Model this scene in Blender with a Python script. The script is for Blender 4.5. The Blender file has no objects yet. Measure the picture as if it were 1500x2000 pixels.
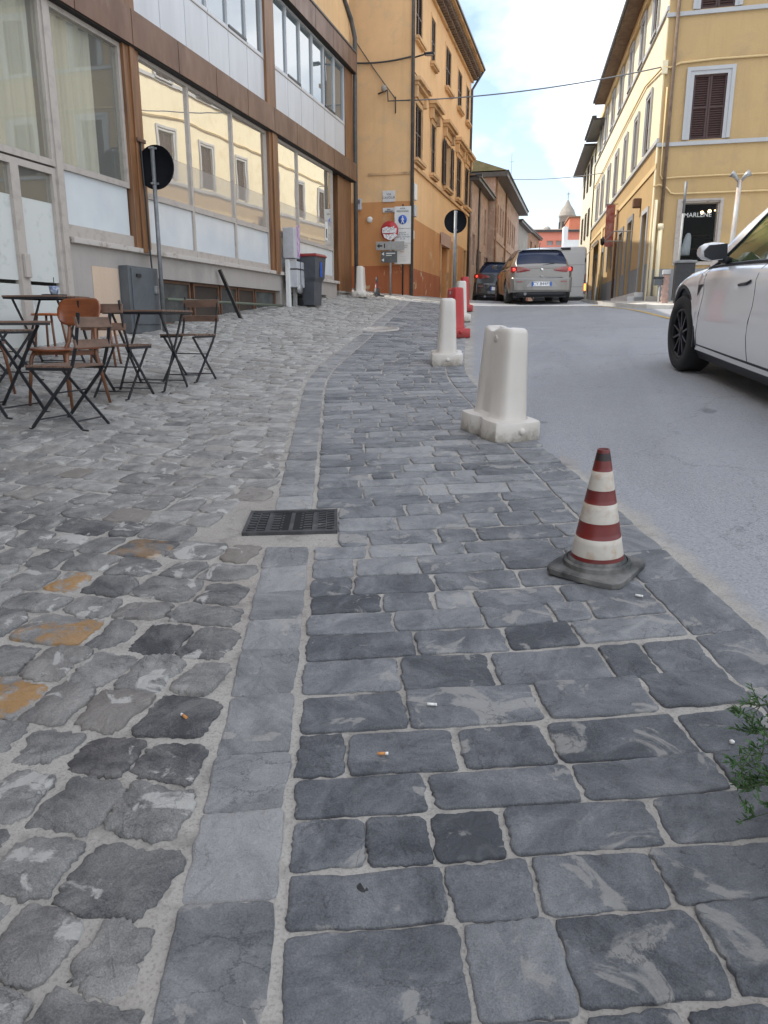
import bpy, math, random
import numpy as np
from math import radians as R, sin, cos, pi, sqrt, atan2
from mathutils import Vector, Matrix
random.seed(7); rng = np.random.default_rng(7)
SC = bpy.context.scene; COL = SC.collection

# ------------------------------------------------------------ camera, sky, sun, exposure
EYE = 1.27
cd = bpy.data.cameras.new("camera"); cam = bpy.data.objects.new("camera", cd); COL.objects.link(cam)
cam.location = (0, 0, EYE); cam.rotation_euler = (R(90 - 14.04), 0, R(14.5))
cd.sensor_fit = 'VERTICAL'; cd.sensor_height = 36; cd.lens = 26.64; cd.clip_end = 2000; cd.clip_start = 0.05
SC.camera = cam
SUN_EL, SUN_DIR = 52, Vector((-1, 0.02, 0)).normalized()
w = bpy.data.worlds.new("World"); SC.world = w; w.use_nodes = True
nt = w.node_tree; nt.nodes.clear()
def NN(nt, typ, **kw):
    n = nt.nodes.new(typ)
    for k, v in kw.items():
        if k.startswith('_'): setattr(n, k[1:], v)
        else: n.inputs[int(k[1:]) if k[0] == 'i' and k[1:].isdigit() else k.replace('__', ' ')].default_value = v
    return n
def LK(nt, a, b): nt.links.new(a, b)
sky = NN(nt, 'ShaderNodeTexSky'); sky.sky_type = 'NISHITA'; sky.sun_disc = False
sky.sun_elevation = R(SUN_EL); sky.sun_rotation = R(-88.85); sky.air_density = 1.0; sky.dust_density = 0.6
geo = NN(nt, 'ShaderNodeTexCoord')
mp = NN(nt, 'ShaderNodeMapping'); mp.inputs['Scale'].default_value = (1.0, 1.0, 2.2); mp.inputs['Location'].default_value = (0.35, 0.2, 0.55)
LK(nt, geo.outputs['Generated'], mp.inputs['Vector'])
cl = NN(nt, 'ShaderNodeTexNoise', Scale=2.3, Detail=7.0, Roughness=0.52, Distortion=0.15)
LK(nt, mp.outputs[0], cl.inputs['Vector'])
cr = NN(nt, 'ShaderNodeValToRGB'); cr.color_ramp.elements[0].position = 0.40; cr.color_ramp.elements[1].position = 0.62
LK(nt, cl.outputs['Fac'], cr.inputs['Fac'])
mx = NN(nt, 'ShaderNodeMix', _data_type='RGBA'); mx.inputs[7].default_value = (11.5, 11.8, 12.3, 1)
bri = NN(nt, 'ShaderNodeMix', _data_type='RGBA', _blend_type='MULTIPLY'); bri.inputs[0].default_value = 1; bri.inputs[7].default_value = (1.25, 1.2, 1.15, 1)
LK(nt, sky.outputs[0], bri.inputs[6]); LK(nt, bri.outputs[2], mx.inputs[6])
cr.color_ramp.elements[0].color = (.05, .05, .05, 1); LK(nt, cr.outputs[0], mx.inputs[0])
bg = NN(nt, 'ShaderNodeBackground', Strength=0.11); LK(nt, mx.outputs[2], bg.inputs['Color'])
wo = NN(nt, 'ShaderNodeOutputWorld'); LK(nt, bg.outputs[0], wo.inputs[0])
sl = bpy.data.lights.new("sun", 'SUN'); sl.energy = 2.6; sl.angle = R(0.5); sl.color = (1, 0.95, 0.86)
so = bpy.data.objects.new("sun", sl); COL.objects.link(so)
sd = Vector((SUN_DIR.x * cos(R(SUN_EL)), SUN_DIR.y * cos(R(SUN_EL)), sin(R(SUN_EL))))
so.rotation_euler = sd.to_track_quat('Z', 'Y').to_euler(); so.location = (-30, 0, 40)
SC.view_settings.view_transform = 'Standard'; SC.view_settings.look = 'None'
SC.view_settings.exposure = 0.98; SC.view_settings.gamma = 1.0

# ------------------------------------------------------------ ground heights
def G(x, y):
    if y < 21: z = 0.03 + 0.082 * y
    elif y < 27: t = y - 21; z = 1.752 + 0.082 * t - 0.142 / 12 * t * t
    elif y < 33: z = 1.818 - 0.06 * (y - 27)
    else: z = 1.458
    if x < -2: z += 0.0206 * (min(-x, 6.5) - 2) ** 2
    if y > 17 and x > 0: z -= 0.05 * min(x, 2) * min((y - 17) / 5, 1)
    if x > -0.3: t = min((x + 0.3) / 1.3, 1); z += 0.12 * t * t * (3 - 2 * t) * math.exp(-((y - 8) / 5) ** 2)
    return z

# ------------------------------------------------------------ mesh builder
class MB:
    def __init__(s): s.v = []; s.f = []; s.m = []; s.sm = []
    def add(s, vs, fs, mi=0, smooth=False):
        o = len(s.v); s.v += [tuple(p) for p in vs]
        for f in fs: s.f.append([i + o for i in f]); s.m.append(mi); s.sm.append(smooth)
        return s
    def box(s, a, b, mi=0, M=None):
        x0, y0, z0 = a; x1, y1, z1 = b
        vs = [(x0, y0, z0), (x1, y0, z0), (x1, y1, z0), (x0, y1, z0), (x0, y0, z1), (x1, y0, z1), (x1, y1, z1), (x0, y1, z1)]
        if M is not None: vs = [M @ Vector(p) for p in vs]
        return s.add(vs, [(0, 3, 2, 1), (4, 5, 6, 7), (0, 1, 5, 4), (1, 2, 6, 5), (2, 3, 7, 6), (3, 0, 4, 7)], mi)
    def fbox(s, F, u0, u1, z0, z1, d0, d1, mi=0):
        vs = [F(u, d, z) for z in (z0, z1) for (u, d) in ((u0, d0), (u1, d0), (u1, d1), (u0, d1))]
        return s.add(vs, [(0, 3, 2, 1), (4, 5, 6, 7), (0, 1, 5, 4), (1, 2, 6, 5), (2, 3, 7, 6), (3, 0, 4, 7)], mi)
    def tube(s, pts, r, n=8, mi=0, closed=False, caps=True, flat=None):
        """sweep a circle (or a flat bar flat=(w,t,axis)) along pts"""
        P = [Vector(p) for p in pts]; rr = r if isinstance(r, (list, tuple)) else [r] * len(P)
        vs = []; prev = None
        for i, p in enumerate(P):
            a = P[i] - P[i - 1] if i > 0 else P[1] - P[0]
            b = P[i + 1] - P[i] if i < len(P) - 1 else a
            t = (a.normalized() + b.normalized()); t = t.normalized() if t.length > 1e-6 else a.normalized()
            if flat is not None:
                ax = Vector(flat[2]); e1 = (ax - t * ax.dot(t)).normalized(); e2 = t.cross(e1)
                W, T = flat[0] / 2, flat[1] / 2
                vs += [p + e1 * W + e2 * T, p - e1 * W + e2 * T, p - e1 * W - e2 * T, p + e1 * W - e2 * T]
            else:
                if prev is None: ref = Vector((0, 0, 1)) if abs(t.z) < 0.9 else Vector((1, 0, 0)); e1 = t.cross(ref).normalized()
                else: e1 = (prev - t * prev.dot(t)).normalized()
                prev = e1; e2 = t.cross(e1)
                vs += [p + (e1 * cos(2 * pi * k / n) + e2 * sin(2 * pi * k / n)) * rr[i] for k in range(n)]
        if flat is not None: n = 4
        fs = [(i * n + k, i * n + (k + 1) % n, (i + 1) * n + (k + 1) % n, (i + 1) * n + k) for i in range(len(P) - 1) for k in range(n)]
        s.add(vs, fs, mi, flat is None)
        if caps: s.add(vs[:n], [tuple(range(n))[::-1]], mi); s.add(vs[-n:], [tuple(range(n))], mi)
        return s
    def lathe(s, prof, n=32, c=(0, 0, 0), mi=0, M=None, mis=None, sx=1, sy=1):
        vs = [Vector((c[0] + r * cos(2 * pi * k / n) * sx, c[1] + r * sin(2 * pi * k / n) * sy, c[2] + z)) for (r, z) in prof for k in range(n)]
        if M is not None: vs = [M @ p for p in vs]
        for i in range(len(prof) - 1):
            o = len(s.v) if i == 0 else o
            if i == 0: s.v += [tuple(p) for p in vs]
            for k in range(n):
                s.f.append([o + i * n + k, o + i * n + (k + 1) % n, o + (i + 1) * n + (k + 1) % n, o + (i + 1) * n + k])
                s.m.append(mis[i] if mis else mi); s.sm.append(True)
        return s
    def prism(s, poly, a, b, mi=0, M=None):
        """poly in local XZ, extruded along Y from a to b"""
        n = len(poly); vs = [(x, a, z) for x, z in poly] + [(x, b, z) for x, z in poly]
        if M is not None: vs = [M @ Vector(p) for p in vs]
        return s.add(vs, [tuple(range(n)), tuple(range(n, 2 * n))[::-1]] + [(i, i + n, (i + 1) % n + n, (i + 1) % n) for i in range(n)], mi)
    def loft(s, rings, mi=0, closed=True, smooth=True, cap=True):
        n = len(rings[0]); vs = [p for r in rings for p in r]
        kk = n if closed else n - 1
        s.add(vs, [(i * n + k, i * n + (k + 1) % n, (i + 1) * n + (k + 1) % n, (i + 1) * n + k) for i in range(len(rings) - 1) for k in range(kk)], mi, smooth)
        if cap: s.add(rings[0], [tuple(range(n))[::-1]], mi); s.add(rings[-1], [tuple(range(n))], mi)
        return s
    def quad(s, p, mi=0): return s.add(p, [(0, 1, 2, 3)], mi)

OFF = {}
def link_mesh(name, mb, mats, off=(0, 0, 0), bevel=0, fix=True):
    me = bpy.data.meshes.new(name)
    ox, oy, oz = off
    me.from_pydata([(x - ox, y - oy, z - oz) for x, y, z in mb.v], [], mb.f)
    for m in (mats if isinstance(mats, (list, tuple)) else [mats]): me.materials.append(m)
    me.polygons.foreach_set('material_index', mb.m); me.polygons.foreach_set('use_smooth', mb.sm)
    if fix:
        import bmesh
        bm = bmesh.new(); bm.from_mesh(me); bmesh.ops.remove_doubles(bm, verts=bm.verts, dist=1e-5)
        bmesh.ops.recalc_face_normals(bm, faces=bm.faces); bm.to_mesh(me); bm.free()
    me.update()
    o = bpy.data.objects.new(name, me); COL.objects.link(o)
    if bevel:
        b = o.modifiers.new('bevel', 'BEVEL'); b.width = bevel; b.segments = 2; b.limit_method = 'ANGLE'; b.angle_limit = R(40)
    return o
def tag(o, label=None, cat=None, group=None, kind=None):
    if label: o['label'] = label
    if cat: o['category'] = cat
    if group: o['group'] = group
    if kind: o['kind'] = kind
    return o
def thing(name, label, cat, loc=(0, 0, 0), rz=0, group=None, tilt=None):
    o = bpy.data.objects.new(name, None); COL.objects.link(o); o.empty_display_size = 0.2
    o.location = loc; o.rotation_euler = (tilt or 0, 0, rz)
    OFF[o.name] = (0, 0, 0)
    return tag(o, label, cat, group)
def wthing(name, label, cat, loc, group=None):
    """a thing whose parts are written in world coordinates"""
    o = thing(name, label, cat, loc, 0, group); OFF[o.name] = tuple(loc); return o
def part(name, mb, mats, parent, bevel=0, label=None, fix=True):
    off = OFF[parent.name]
    o = link_mesh(name, mb, mats, off, bevel, fix); o.parent = parent; OFF[o.name] = off
    if label: o['label'] = label
    return o
def struct(name, mb, mats, fix=True): return tag(link_mesh(name, mb, mats, fix=fix), kind='structure')
def solo(name, mb, mats, label, cat, loc=(0, 0, 0), group=None, bevel=0):
    o = link_mesh(name, mb, mats, loc, bevel); o.location = loc; return tag(o, label, cat, group)
def dup(o, parent=None):
    c = o.copy(); COL.objects.link(c)
    if parent is not None: c.parent = parent
    for ch in list(o.children): dup(ch, c)
    return c
def place(o, x, y, rz=0, z=None, label=None, tilt=True, s=1):
    o.location = (x, y, G(x, y) if z is None else z)
    o.rotation_euler = (0, 0, rz); o.scale = (s, s, s)
    if label: o['label'] = label
    return o
def text(name, body, size, M, mat, parent, extr=0.002, align='CENTER'):
    c = bpy.data.curves.new(name, 'FONT'); c.body = body; c.size = size; c.extrude = extr; c.align_x = align; c.align_y = 'CENTER'; c.resolution_u = 3
    t = bpy.data.objects.new(name + '_tmp', c); COL.objects.link(t)
    dg = bpy.context.evaluated_depsgraph_get(); me = bpy.data.meshes.new_from_object(t.evaluated_get(dg))
    bpy.data.objects.remove(t); bpy.data.curves.remove(c)
    off = Vector(OFF[parent.name]); me.transform(Matrix.Translation(-off) @ M)
    me.materials.clear(); me.materials.append(mat)
    o = bpy.data.objects.new(name, me); COL.objects.link(o); o.parent = parent; OFF[o.name] = tuple(off); return o
class Frame:
    """vertical facade plane: u along, d outward, z up"""
    def __init__(s, x, y, deg, side): # deg from +Y towards +X; side=+1 outward to the right of travel
        s.o = (x, y); s.t = (sin(R(deg)), cos(R(deg))); s.n = (s.t[1] * side, -s.t[0] * side)
    def __call__(s, u, d, z): return (s.o[0] + s.t[0] * u + s.n[0] * d, s.o[1] + s.t[1] * u + s.n[1] * d, z)
    def mat(s, u, d, z):
        """matrix for text: local x to the viewer's right, y up"""
        p = s(u, d, z); n = Vector((s.n[0], s.n[1], 0)); up = Vector((0, 0, 1)); rt = up.cross(n)
        return Matrix(((rt.x, up.x, n.x, p[0]), (rt.y, up.y, n.y, p[1]), (rt.z, up.z, n.z, p[2]), (0, 0, 0, 1)))
def wall(mb, F, u0, u1, z0, z1, holes, d=0.0, depth=0.18, mi=0):
    us = sorted({u0, u1, *[h[0] for h in holes], *[h[1] for h in holes]}); zs = sorted({z0, z1, *[h[2] for h in holes], *[h[3] for h in holes]})
    us = [u for u in us if u0 <= u <= u1]; zs = [z for z in zs if z0 <= z <= z1]
    for i in range(len(us) - 1):
        for j in range(len(zs) - 1):
            uc, zc = (us[i] + us[i + 1]) / 2, (zs[j] + zs[j + 1]) / 2
            if any(h[0] < uc < h[1] and h[2] < zc < h[3] for h in holes): continue
            mb.quad([F(us[i], d, zs[j]), F(us[i + 1], d, zs[j]), F(us[i + 1], d, zs[j + 1]), F(us[i], d, zs[j + 1])], mi)
    for a, b, c, e in holes:
        for p, q in (((a, c), (a, e)), ((a, e), (b, e)), ((b, e), (b, c)), ((b, c), (a, c))):
            mb.quad([F(p[0], d, p[1]), F(q[0], d, q[1]), F(q[0], d - depth, q[1]), F(p[0], d - depth, p[1])], mi)
        mb.quad([F(a, d - depth, c), F(b, d - depth, c), F(b, d - depth, e), F(a, d - depth, e)], mi)
    return mb

# ------------------------------------------------------------ materials
def base_mat(name):
    m = bpy.data.materials.new(name); m.use_nodes = True; nt = m.node_tree
    return m, nt, nt.nodes['Principled BSDF']
def ramp(nt, src, p0, p1, c0=(0, 0, 0, 1), c1=(1, 1, 1, 1)):
    r = NN(nt, 'ShaderNodeValToRGB'); e = r.color_ramp.elements
    e[0].position = p0; e[1].position = p1; e[0].color = c0; e[1].color = c1
    LK(nt, src, r.inputs[0]); return r.outputs[0]
def mixc(nt, fac, a, b, mode='MIX'):
    m = NN(nt, 'ShaderNodeMix', _data_type='RGBA', _blend_type=mode)
    for i, v in ((0, fac), (6, a), (7, b)):
        if hasattr(v, 'is_output'): LK(nt, v, m.inputs[i])
        elif i == 0: m.inputs[0].default_value = v
        else: m.inputs[i].default_value = (*v[:3], 1)
    return m.outputs[2]
def coords(nt, kind='Object', scale=(1, 1, 1)):
    t = NN(nt, 'ShaderNodeTexCoord'); mp = NN(nt, 'ShaderNodeMapping'); mp.inputs['Scale'].default_value = scale
    LK(nt, t.outputs[kind], mp.inputs[0]); return mp.outputs[0]
def noise(nt, vec, scale, detail=5, rough=0.55, dist=0.0, out='Fac'):
    n = NN(nt, 'ShaderNodeTexNoise', Scale=scale, Detail=detail, Roughness=rough, Distortion=dist); LK(nt, vec, n.inputs['Vector']); return n.outputs[out]
def bump(nt, bsdf, h, dist, strength=1.0, nrm=None):
    b = NN(nt, 'ShaderNodeBump', Distance=dist, Strength=strength); LK(nt, h, b.inputs['Height'])
    if nrm: LK(nt, nrm, b.inputs['Normal'])
    LK(nt, b.outputs[0], bsdf.inputs['Normal']); return b.outputs[0]
def pm(name, c, c2=None, rough=0.6, metal=0.0, scale=6.0, lo=0.4, hi=0.65, bmp=0.0, bscale=60.0, spec=0.5, coat=0.0, c3=None, s3=2.0, lo3=0.55, hi3=0.7, stretch=(1, 1, 1), rvar=0.0, emit=None):
    m, nt, b = base_mat(name); v = coords(nt, scale=stretch)
    col = c
    if c2 is not None: col = mixc(nt, ramp(nt, noise(nt, v, scale, 7, 0.6), lo, hi), c, c2)
    if c3 is not None: col = mixc(nt, ramp(nt, noise(nt, v, s3, 8, 0.65, 0.3), lo3, hi3), col, c3)
    if hasattr(col, 'is_output'): LK(nt, col, b.inputs['Base Color'])
    else: b.inputs['Base Color'].default_value = (*col, 1)
    b.inputs['Roughness'].default_value = rough; b.inputs['Metallic'].default_value = metal
    b.inputs['Specular IOR Level'].default_value = spec; b.inputs['Coat Weight'].default_value = coat; b.inputs['Coat Roughness'].default_value = 0.05
    if rvar: LK(nt, ramp(nt, noise(nt, v, scale * 2, 4), 0.3, 0.7, (rough - rvar,) * 3 + (1,), (rough + rvar,) * 3 + (1,)), b.inputs['Roughness'])
    if bmp: bump(nt, b, noise(nt, v, bscale, 6, 0.6), bmp)
    if emit: b.inputs['Emission Color'].default_value = (*emit[0], 1); b.inputs['Emission Strength'].default_value = emit[1]
    return m
def plaster(name, c, var=0.82, stain=None, lo3=0.58, hi3=0.75, s3=1.1, streak=0.12):
    m, nt, b = base_mat(name); v = coords(nt); vs = coords(nt, scale=(2.2, 2.2, 0.16))
    c2 = tuple(x * var for x in c)
    col = mixc(nt, ramp(nt, noise(nt, v, 1.3, 7, 0.62), 0.35, 0.68), c, c2)
    col = mixc(nt, ramp(nt, noise(nt, vs, 1.6, 6, 0.6), 0.5, 0.8, (0, 0, 0, 1), (streak * 4,) * 3 + (1,)), col, tuple(x * 0.66 for x in c))
    if stain: col = mixc(nt, ramp(nt, noise(nt, v, s3, 9, 0.66, 0.4), lo3, hi3), col, stain)
    LK(nt, col, b.inputs['Base Color']); b.inputs['Roughness'].default_value = 0.9; b.inputs['Specular IOR Level'].default_value = 0.2
    bump(nt, b, noise(nt, v, 26, 8, 0.62), 0.006)
    return m
def stone_mat(name, dark, mid, light, mortar, smear=0.6, paint=False, cleft=1.0, brownish=(0.14, 0.10, 0.085)):
    """slate blocks: the per-stone attribute gives tone (R), hue (G), random seed (B), paint flag (A)"""
    m, nt, b = base_mat(name)
    at = NN(nt, 'ShaderNodeAttribute', _attribute_name='stone'); sp = NN(nt, 'ShaderNodeSeparateColor'); LK(nt, at.outputs['Color'], sp.inputs[0])
    co = NN(nt, 'ShaderNodeTexCoord')
    off = NN(nt, 'ShaderNodeVectorMath', _operation='MULTIPLY_ADD'); off.inputs[1].default_value = (37, 53, 29)
    cmb = NN(nt, 'ShaderNodeCombineXYZ')
    for i in range(3): LK(nt, sp.outputs[2], cmb.inputs[i])
    LK(nt, cmb.outputs[0], off.inputs[0]); LK(nt, co.outputs['Object'], off.inputs[2]); v = off.outputs[0]
    rot = NN(nt, 'ShaderNodeVectorRotate', _rotation_type='Z_AXIS')
    mm = NN(nt, 'ShaderNodeMath', _operation='MULTIPLY'); mm.inputs[1].default_value = 40; LK(nt, sp.outputs[2], mm.inputs[0])
    LK(nt, v, rot.inputs['Vector']); LK(nt, mm.outputs[0], rot.inputs['Angle'])
    st = NN(nt, 'ShaderNodeMapping'); st.inputs['Scale'].default_value = (1.0, 1.7, 1.0); LK(nt, rot.outputs[0], st.inputs[0]); vr = st.outputs[0]
    n1 = noise(nt, vr, 5.0, 9, 0.66, 0.6); n2 = noise(nt, v, 34, 7, 0.7); n3 = noise(nt, v, 260, 3, 0.7)
    tone = NN(nt, 'ShaderNodeMath', _operation='ADD'); LK(nt, sp.outputs[0], tone.inputs[0])
    k = NN(nt, 'ShaderNodeMath', _operation='MULTIPLY_ADD'); k.inputs[1].default_value = 1.25; k.inputs[2].default_value = -0.625; LK(nt, n1, k.inputs[0]); LK(nt, k.outputs[0], tone.inputs[1])
    t2 = NN(nt, 'ShaderNodeMath', _operation='MULTIPLY_ADD'); t2.inputs[1].default_value = 0.35; LK(nt, n2, t2.inputs[0]); LK(nt, tone.outputs[0], t2.inputs[2])
    t2b = NN(nt, 'ShaderNodeMath', _operation='MULTIPLY_ADD'); t2b.inputs[1].default_value = 0.75; LK(nt, n3, t2b.inputs[0]); LK(nt, t2.outputs[0], t2b.inputs[2])
    t3 = NN(nt, 'ShaderNodeMath', _operation='SUBTRACT'); LK(nt, t2b.outputs[0], t3.inputs[0]); t3.inputs[1].default_value = 0.55
    rp = NN(nt, 'ShaderNodeValToRGB'); e = rp.color_ramp.elements; e[0].position = 0.12; e[0].color = (*dark, 1); e[1].position = 0.9; e[1].color = (*light, 1)
    x = rp.color_ramp.elements.new(0.48); x.color = (*mid, 1); LK(nt, t3.outputs[0], rp.inputs[0])
    col = mixc(nt, ramp(nt, sp.outputs[1], 0.72, 0.98, (0, 0, 0, 1), (0.8,) * 3 + (1,)), rp.outputs[0], brownish)
    # mortar smears with a ragged outline
    sm = ramp(nt, noise(nt, v, 6.5, 9, 0.58, 0.7), 0.595, 0.63)
    sm2 = NN(nt, 'ShaderNodeMath', _operation='MULTIPLY'); LK(nt, sm, sm2.inputs[0]); sm2.inputs[1].default_value = smear
    col = mixc(nt, sm2.outputs[0], col, mortar)
    # thin pale veins and dark spots
    vein = NN(nt, 'ShaderNodeTexWave', Scale=1.3, Distortion=14.0, Detail=4.0); vein.inputs['Detail Scale'].default_value = 1.6; LK(nt, vr, vein.inputs['Vector'])
    col = mixc(nt, ramp(nt, vein.outputs['Fac'], 0.97, 1.0, (0, 0, 0, 1), (0.10,) * 3 + (1,)), col, light)
    col = mixc(nt, ramp(nt, noise(nt, v, 22, 4, 0.5), 0.70, 0.76, (0, 0, 0, 1), (0.55,) * 3 + (1,)), col, (0.02, 0.02, 0.022))
    vo = NN(nt, 'ShaderNodeTexVoronoi', Scale=5.5, _feature='DISTANCE_TO_EDGE'); va = NN(nt, 'ShaderNodeVectorMath', _operation='MULTIPLY_ADD'); va.inputs[1].default_value = (.22, .22, .22); LK(nt, noise(nt, vr, 6, 7, .65, 0, 'Color'), va.inputs[0]); LK(nt, vr, va.inputs[2]); LK(nt, va.outputs[0], vo.inputs['Vector'])
    lm = NN(nt, 'ShaderNodeMath', _operation='MULTIPLY'); LK(nt, ramp(nt, vo.outputs['Distance'], .004, .018, (1, 1, 1, 1), (0, 0, 0, 1)), lm.inputs[0]); LK(nt, ramp(nt, noise(nt, v, 4.2, 3, .5), .5, .6, (0, 0, 0, 1), (.55,) * 3 + (1,)), lm.inputs[1])
    col = mixc(nt, lm.outputs[0], col, (0.035, 0.035, 0.04))
    if paint:
        pmk = ramp(nt, noise(nt, v, 8, 9, 0.72), 0.47, 0.55)
        pf = NN(nt, 'ShaderNodeMath', _operation='MULTIPLY'); LK(nt, pmk, pf.inputs[0]); LK(nt, at.outputs['Alpha'], pf.inputs[1])
        col = mixc(nt, pf.outputs[0], col, (0.36, 0.19, 0.055))
    LK(nt, col, b.inputs['Base Color'])
    LK(nt, ramp(nt, n2, 0.3, 0.75, (0.5,) * 3 + (1,), (0.8,) * 3 + (1,)), b.inputs['Roughness']); b.inputs['Specular IOR Level'].default_value = 0.4
    # cleft surface
    lay = NN(nt, 'ShaderNodeTexWave', Scale=1.0, Distortion=16.0, Detail=5.0); lay.inputs['Detail Roughness'].default_value = 0.6; LK(nt, vr, lay.inputs['Vector'])
    h = NN(nt, 'ShaderNodeMath', _operation='MULTIPLY_ADD'); h.inputs[1].default_value = 0.5; LK(nt, n1, h.inputs[0]); LK(nt, lay.outputs['Fac'], h.inputs[2])
    b1 = NN(nt, 'ShaderNodeBump', Distance=0.004 * cleft, Strength=0.7); LK(nt, h.outputs[0], b1.inputs['Height'])
    hm = NN(nt, 'ShaderNodeMath', _operation='MULTIPLY_ADD'); hm.inputs[1].default_value = .6; LK(nt, noise(nt, v, 95, 6, .75), hm.inputs[0]); LK(nt, n2, hm.inputs[2])
    b2 = NN(nt, 'ShaderNodeBump', Distance=0.008, Strength=1.0); LK(nt, hm.outputs[0], b2.inputs['Height']); LK(nt, b1.outputs[0], b2.inputs['Normal'])
    b3 = NN(nt, 'ShaderNodeBump', Distance=0.002, Strength=0.8); LK(nt, n3, b3.inputs['Height']); LK(nt, b2.outputs[0], b3.inputs['Normal'])
    LK(nt, b3.outputs[0], b.inputs['Normal'])
    return m
def glass_mat(name, refl, tint=(0.8, 0.85, 0.85), rough=0.0, back=None, haze=0.0):
    """coated pane: part mirror, part see-through (or a body colour)"""
    m, nt, b = base_mat(name); out = nt.nodes['Material Output']
    g = NN(nt, 'ShaderNodeBsdfGlossy', Roughness=rough); g.inputs['Color'].default_value = (0.92, 0.93, 0.93, 1)
    wv = noise(nt, coords(nt), 0.9, 2, 0.4); bp = NN(nt, 'ShaderNodeBump', Distance=0.004, Strength=0.5); LK(nt, wv, bp.inputs['Height']); LK(nt, bp.outputs[0], g.inputs['Normal'])
    if back is None: t = NN(nt, 'ShaderNodeBsdfTransparent'); t.inputs[0].default_value = (*tint, 1)
    else: t = NN(nt, 'ShaderNodeBsdfDiffuse'); t.inputs[0].default_value = (*back, 1)
    if haze:
        hd = NN(nt, 'ShaderNodeBsdfDiffuse'); hd.inputs[0].default_value = (.5, .5, .46, 1); hm = NN(nt, 'ShaderNodeMixShader'); hm.inputs[0].default_value = haze; LK(nt, t.outputs[0], hm.inputs[1]); LK(nt, hd.outputs[0], hm.inputs[2]); t = hm
    lw = NN(nt, 'ShaderNodeLayerWeight', Blend=0.35); mr = NN(nt, 'ShaderNodeMapRange'); mr.inputs['To Min'].default_value = refl * 0.75; mr.inputs['To Max'].default_value = min(1, refl * 1.6)
    LK(nt, lw.outputs['Facing'], mr.inputs[0])
    ms = NN(nt, 'ShaderNodeMixShader'); LK(nt, mr.outputs[0], ms.inputs[0]); LK(nt, t.outputs[0], ms.inputs[1]); LK(nt, g.outputs[0], ms.inputs[2]); LK(nt, ms.outputs[0], out.inputs[0])
    return m

def asphalt_mat():
    m, nt, b = base_mat('asphalt'); v = coords(nt)
    col = mixc(nt, ramp(nt, noise(nt, v, 0.55, 6, 0.6), 0.35, 0.7), (0.268, 0.274, 0.290), (0.325, 0.328, 0.338))
    col = mixc(nt, ramp(nt, noise(nt, v, 3.0, 8, 0.65), 0.45, 0.75, (0, 0, 0, 1), (0.6,) * 3 + (1,)), col, (0.265, 0.262, 0.257))
    tr = noise(nt, coords(nt, scale=(1.3, .16, 1)), 1.0, 6, .6, .6); col = mixc(nt, ramp(nt, tr, .5, .72, (0, 0, 0, 1), (.75,) * 3 + (1,)), col, (0.222, 0.227, 0.24))
    col = mixc(nt, ramp(nt, noise(nt, v, .33, 3, .5), .52, .56, (0, 0, 0, 1), (.35,) * 3 + (1,)), col, (0.235, 0.238, 0.248))
    ck = NN(nt, 'ShaderNodeTexVoronoi', Scale=.55, _feature='DISTANCE_TO_EDGE'); cw = NN(nt, 'ShaderNodeVectorMath', _operation='ADD'); LK(nt, v, cw.inputs[0]); LK(nt, noise(nt, v, 1.5, 6, .65, 0, 'Color'), cw.inputs[1]); LK(nt, cw.outputs[0], ck.inputs['Vector']); col = mixc(nt, ramp(nt, ck.outputs['Distance'], .0, .006, (.45,) * 3 + (1,), (0, 0, 0, 1)), col, (0.08, 0.08, 0.085))
    ag = NN(nt, 'ShaderNodeTexVoronoi', Scale=110.0); LK(nt, v, ag.inputs['Vector'])
    col = mixc(nt, ramp(nt, ag.outputs['Color'], 0.35, 0.9, (0, 0, 0, 1), (0.5,) * 3 + (1,)), col, (0.37, 0.365, 0.36))
    col = mixc(nt, ramp(nt, noise(nt, v, 90, 3), 0.54, 0.70, (0, 0, 0, 1), (0.5,) * 3 + (1,)), col, (0.10, 0.10, 0.105))
    col = mixc(nt, ramp(nt, noise(nt, v, 1.7, 3, 0.4), 0.745, 0.76, (0, 0, 0, 1), (.5,) * 3 + (1,)), col, (0.10, 0.10, 0.11))
    LK(nt, col, b.inputs['Base Color']); b.inputs['Roughness'].default_value = 0.82; b.inputs['Specular IOR Level'].default_value = 0.3
    bump(nt, b, ag.outputs['Distance'], 0.006, 0.7); return m
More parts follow.
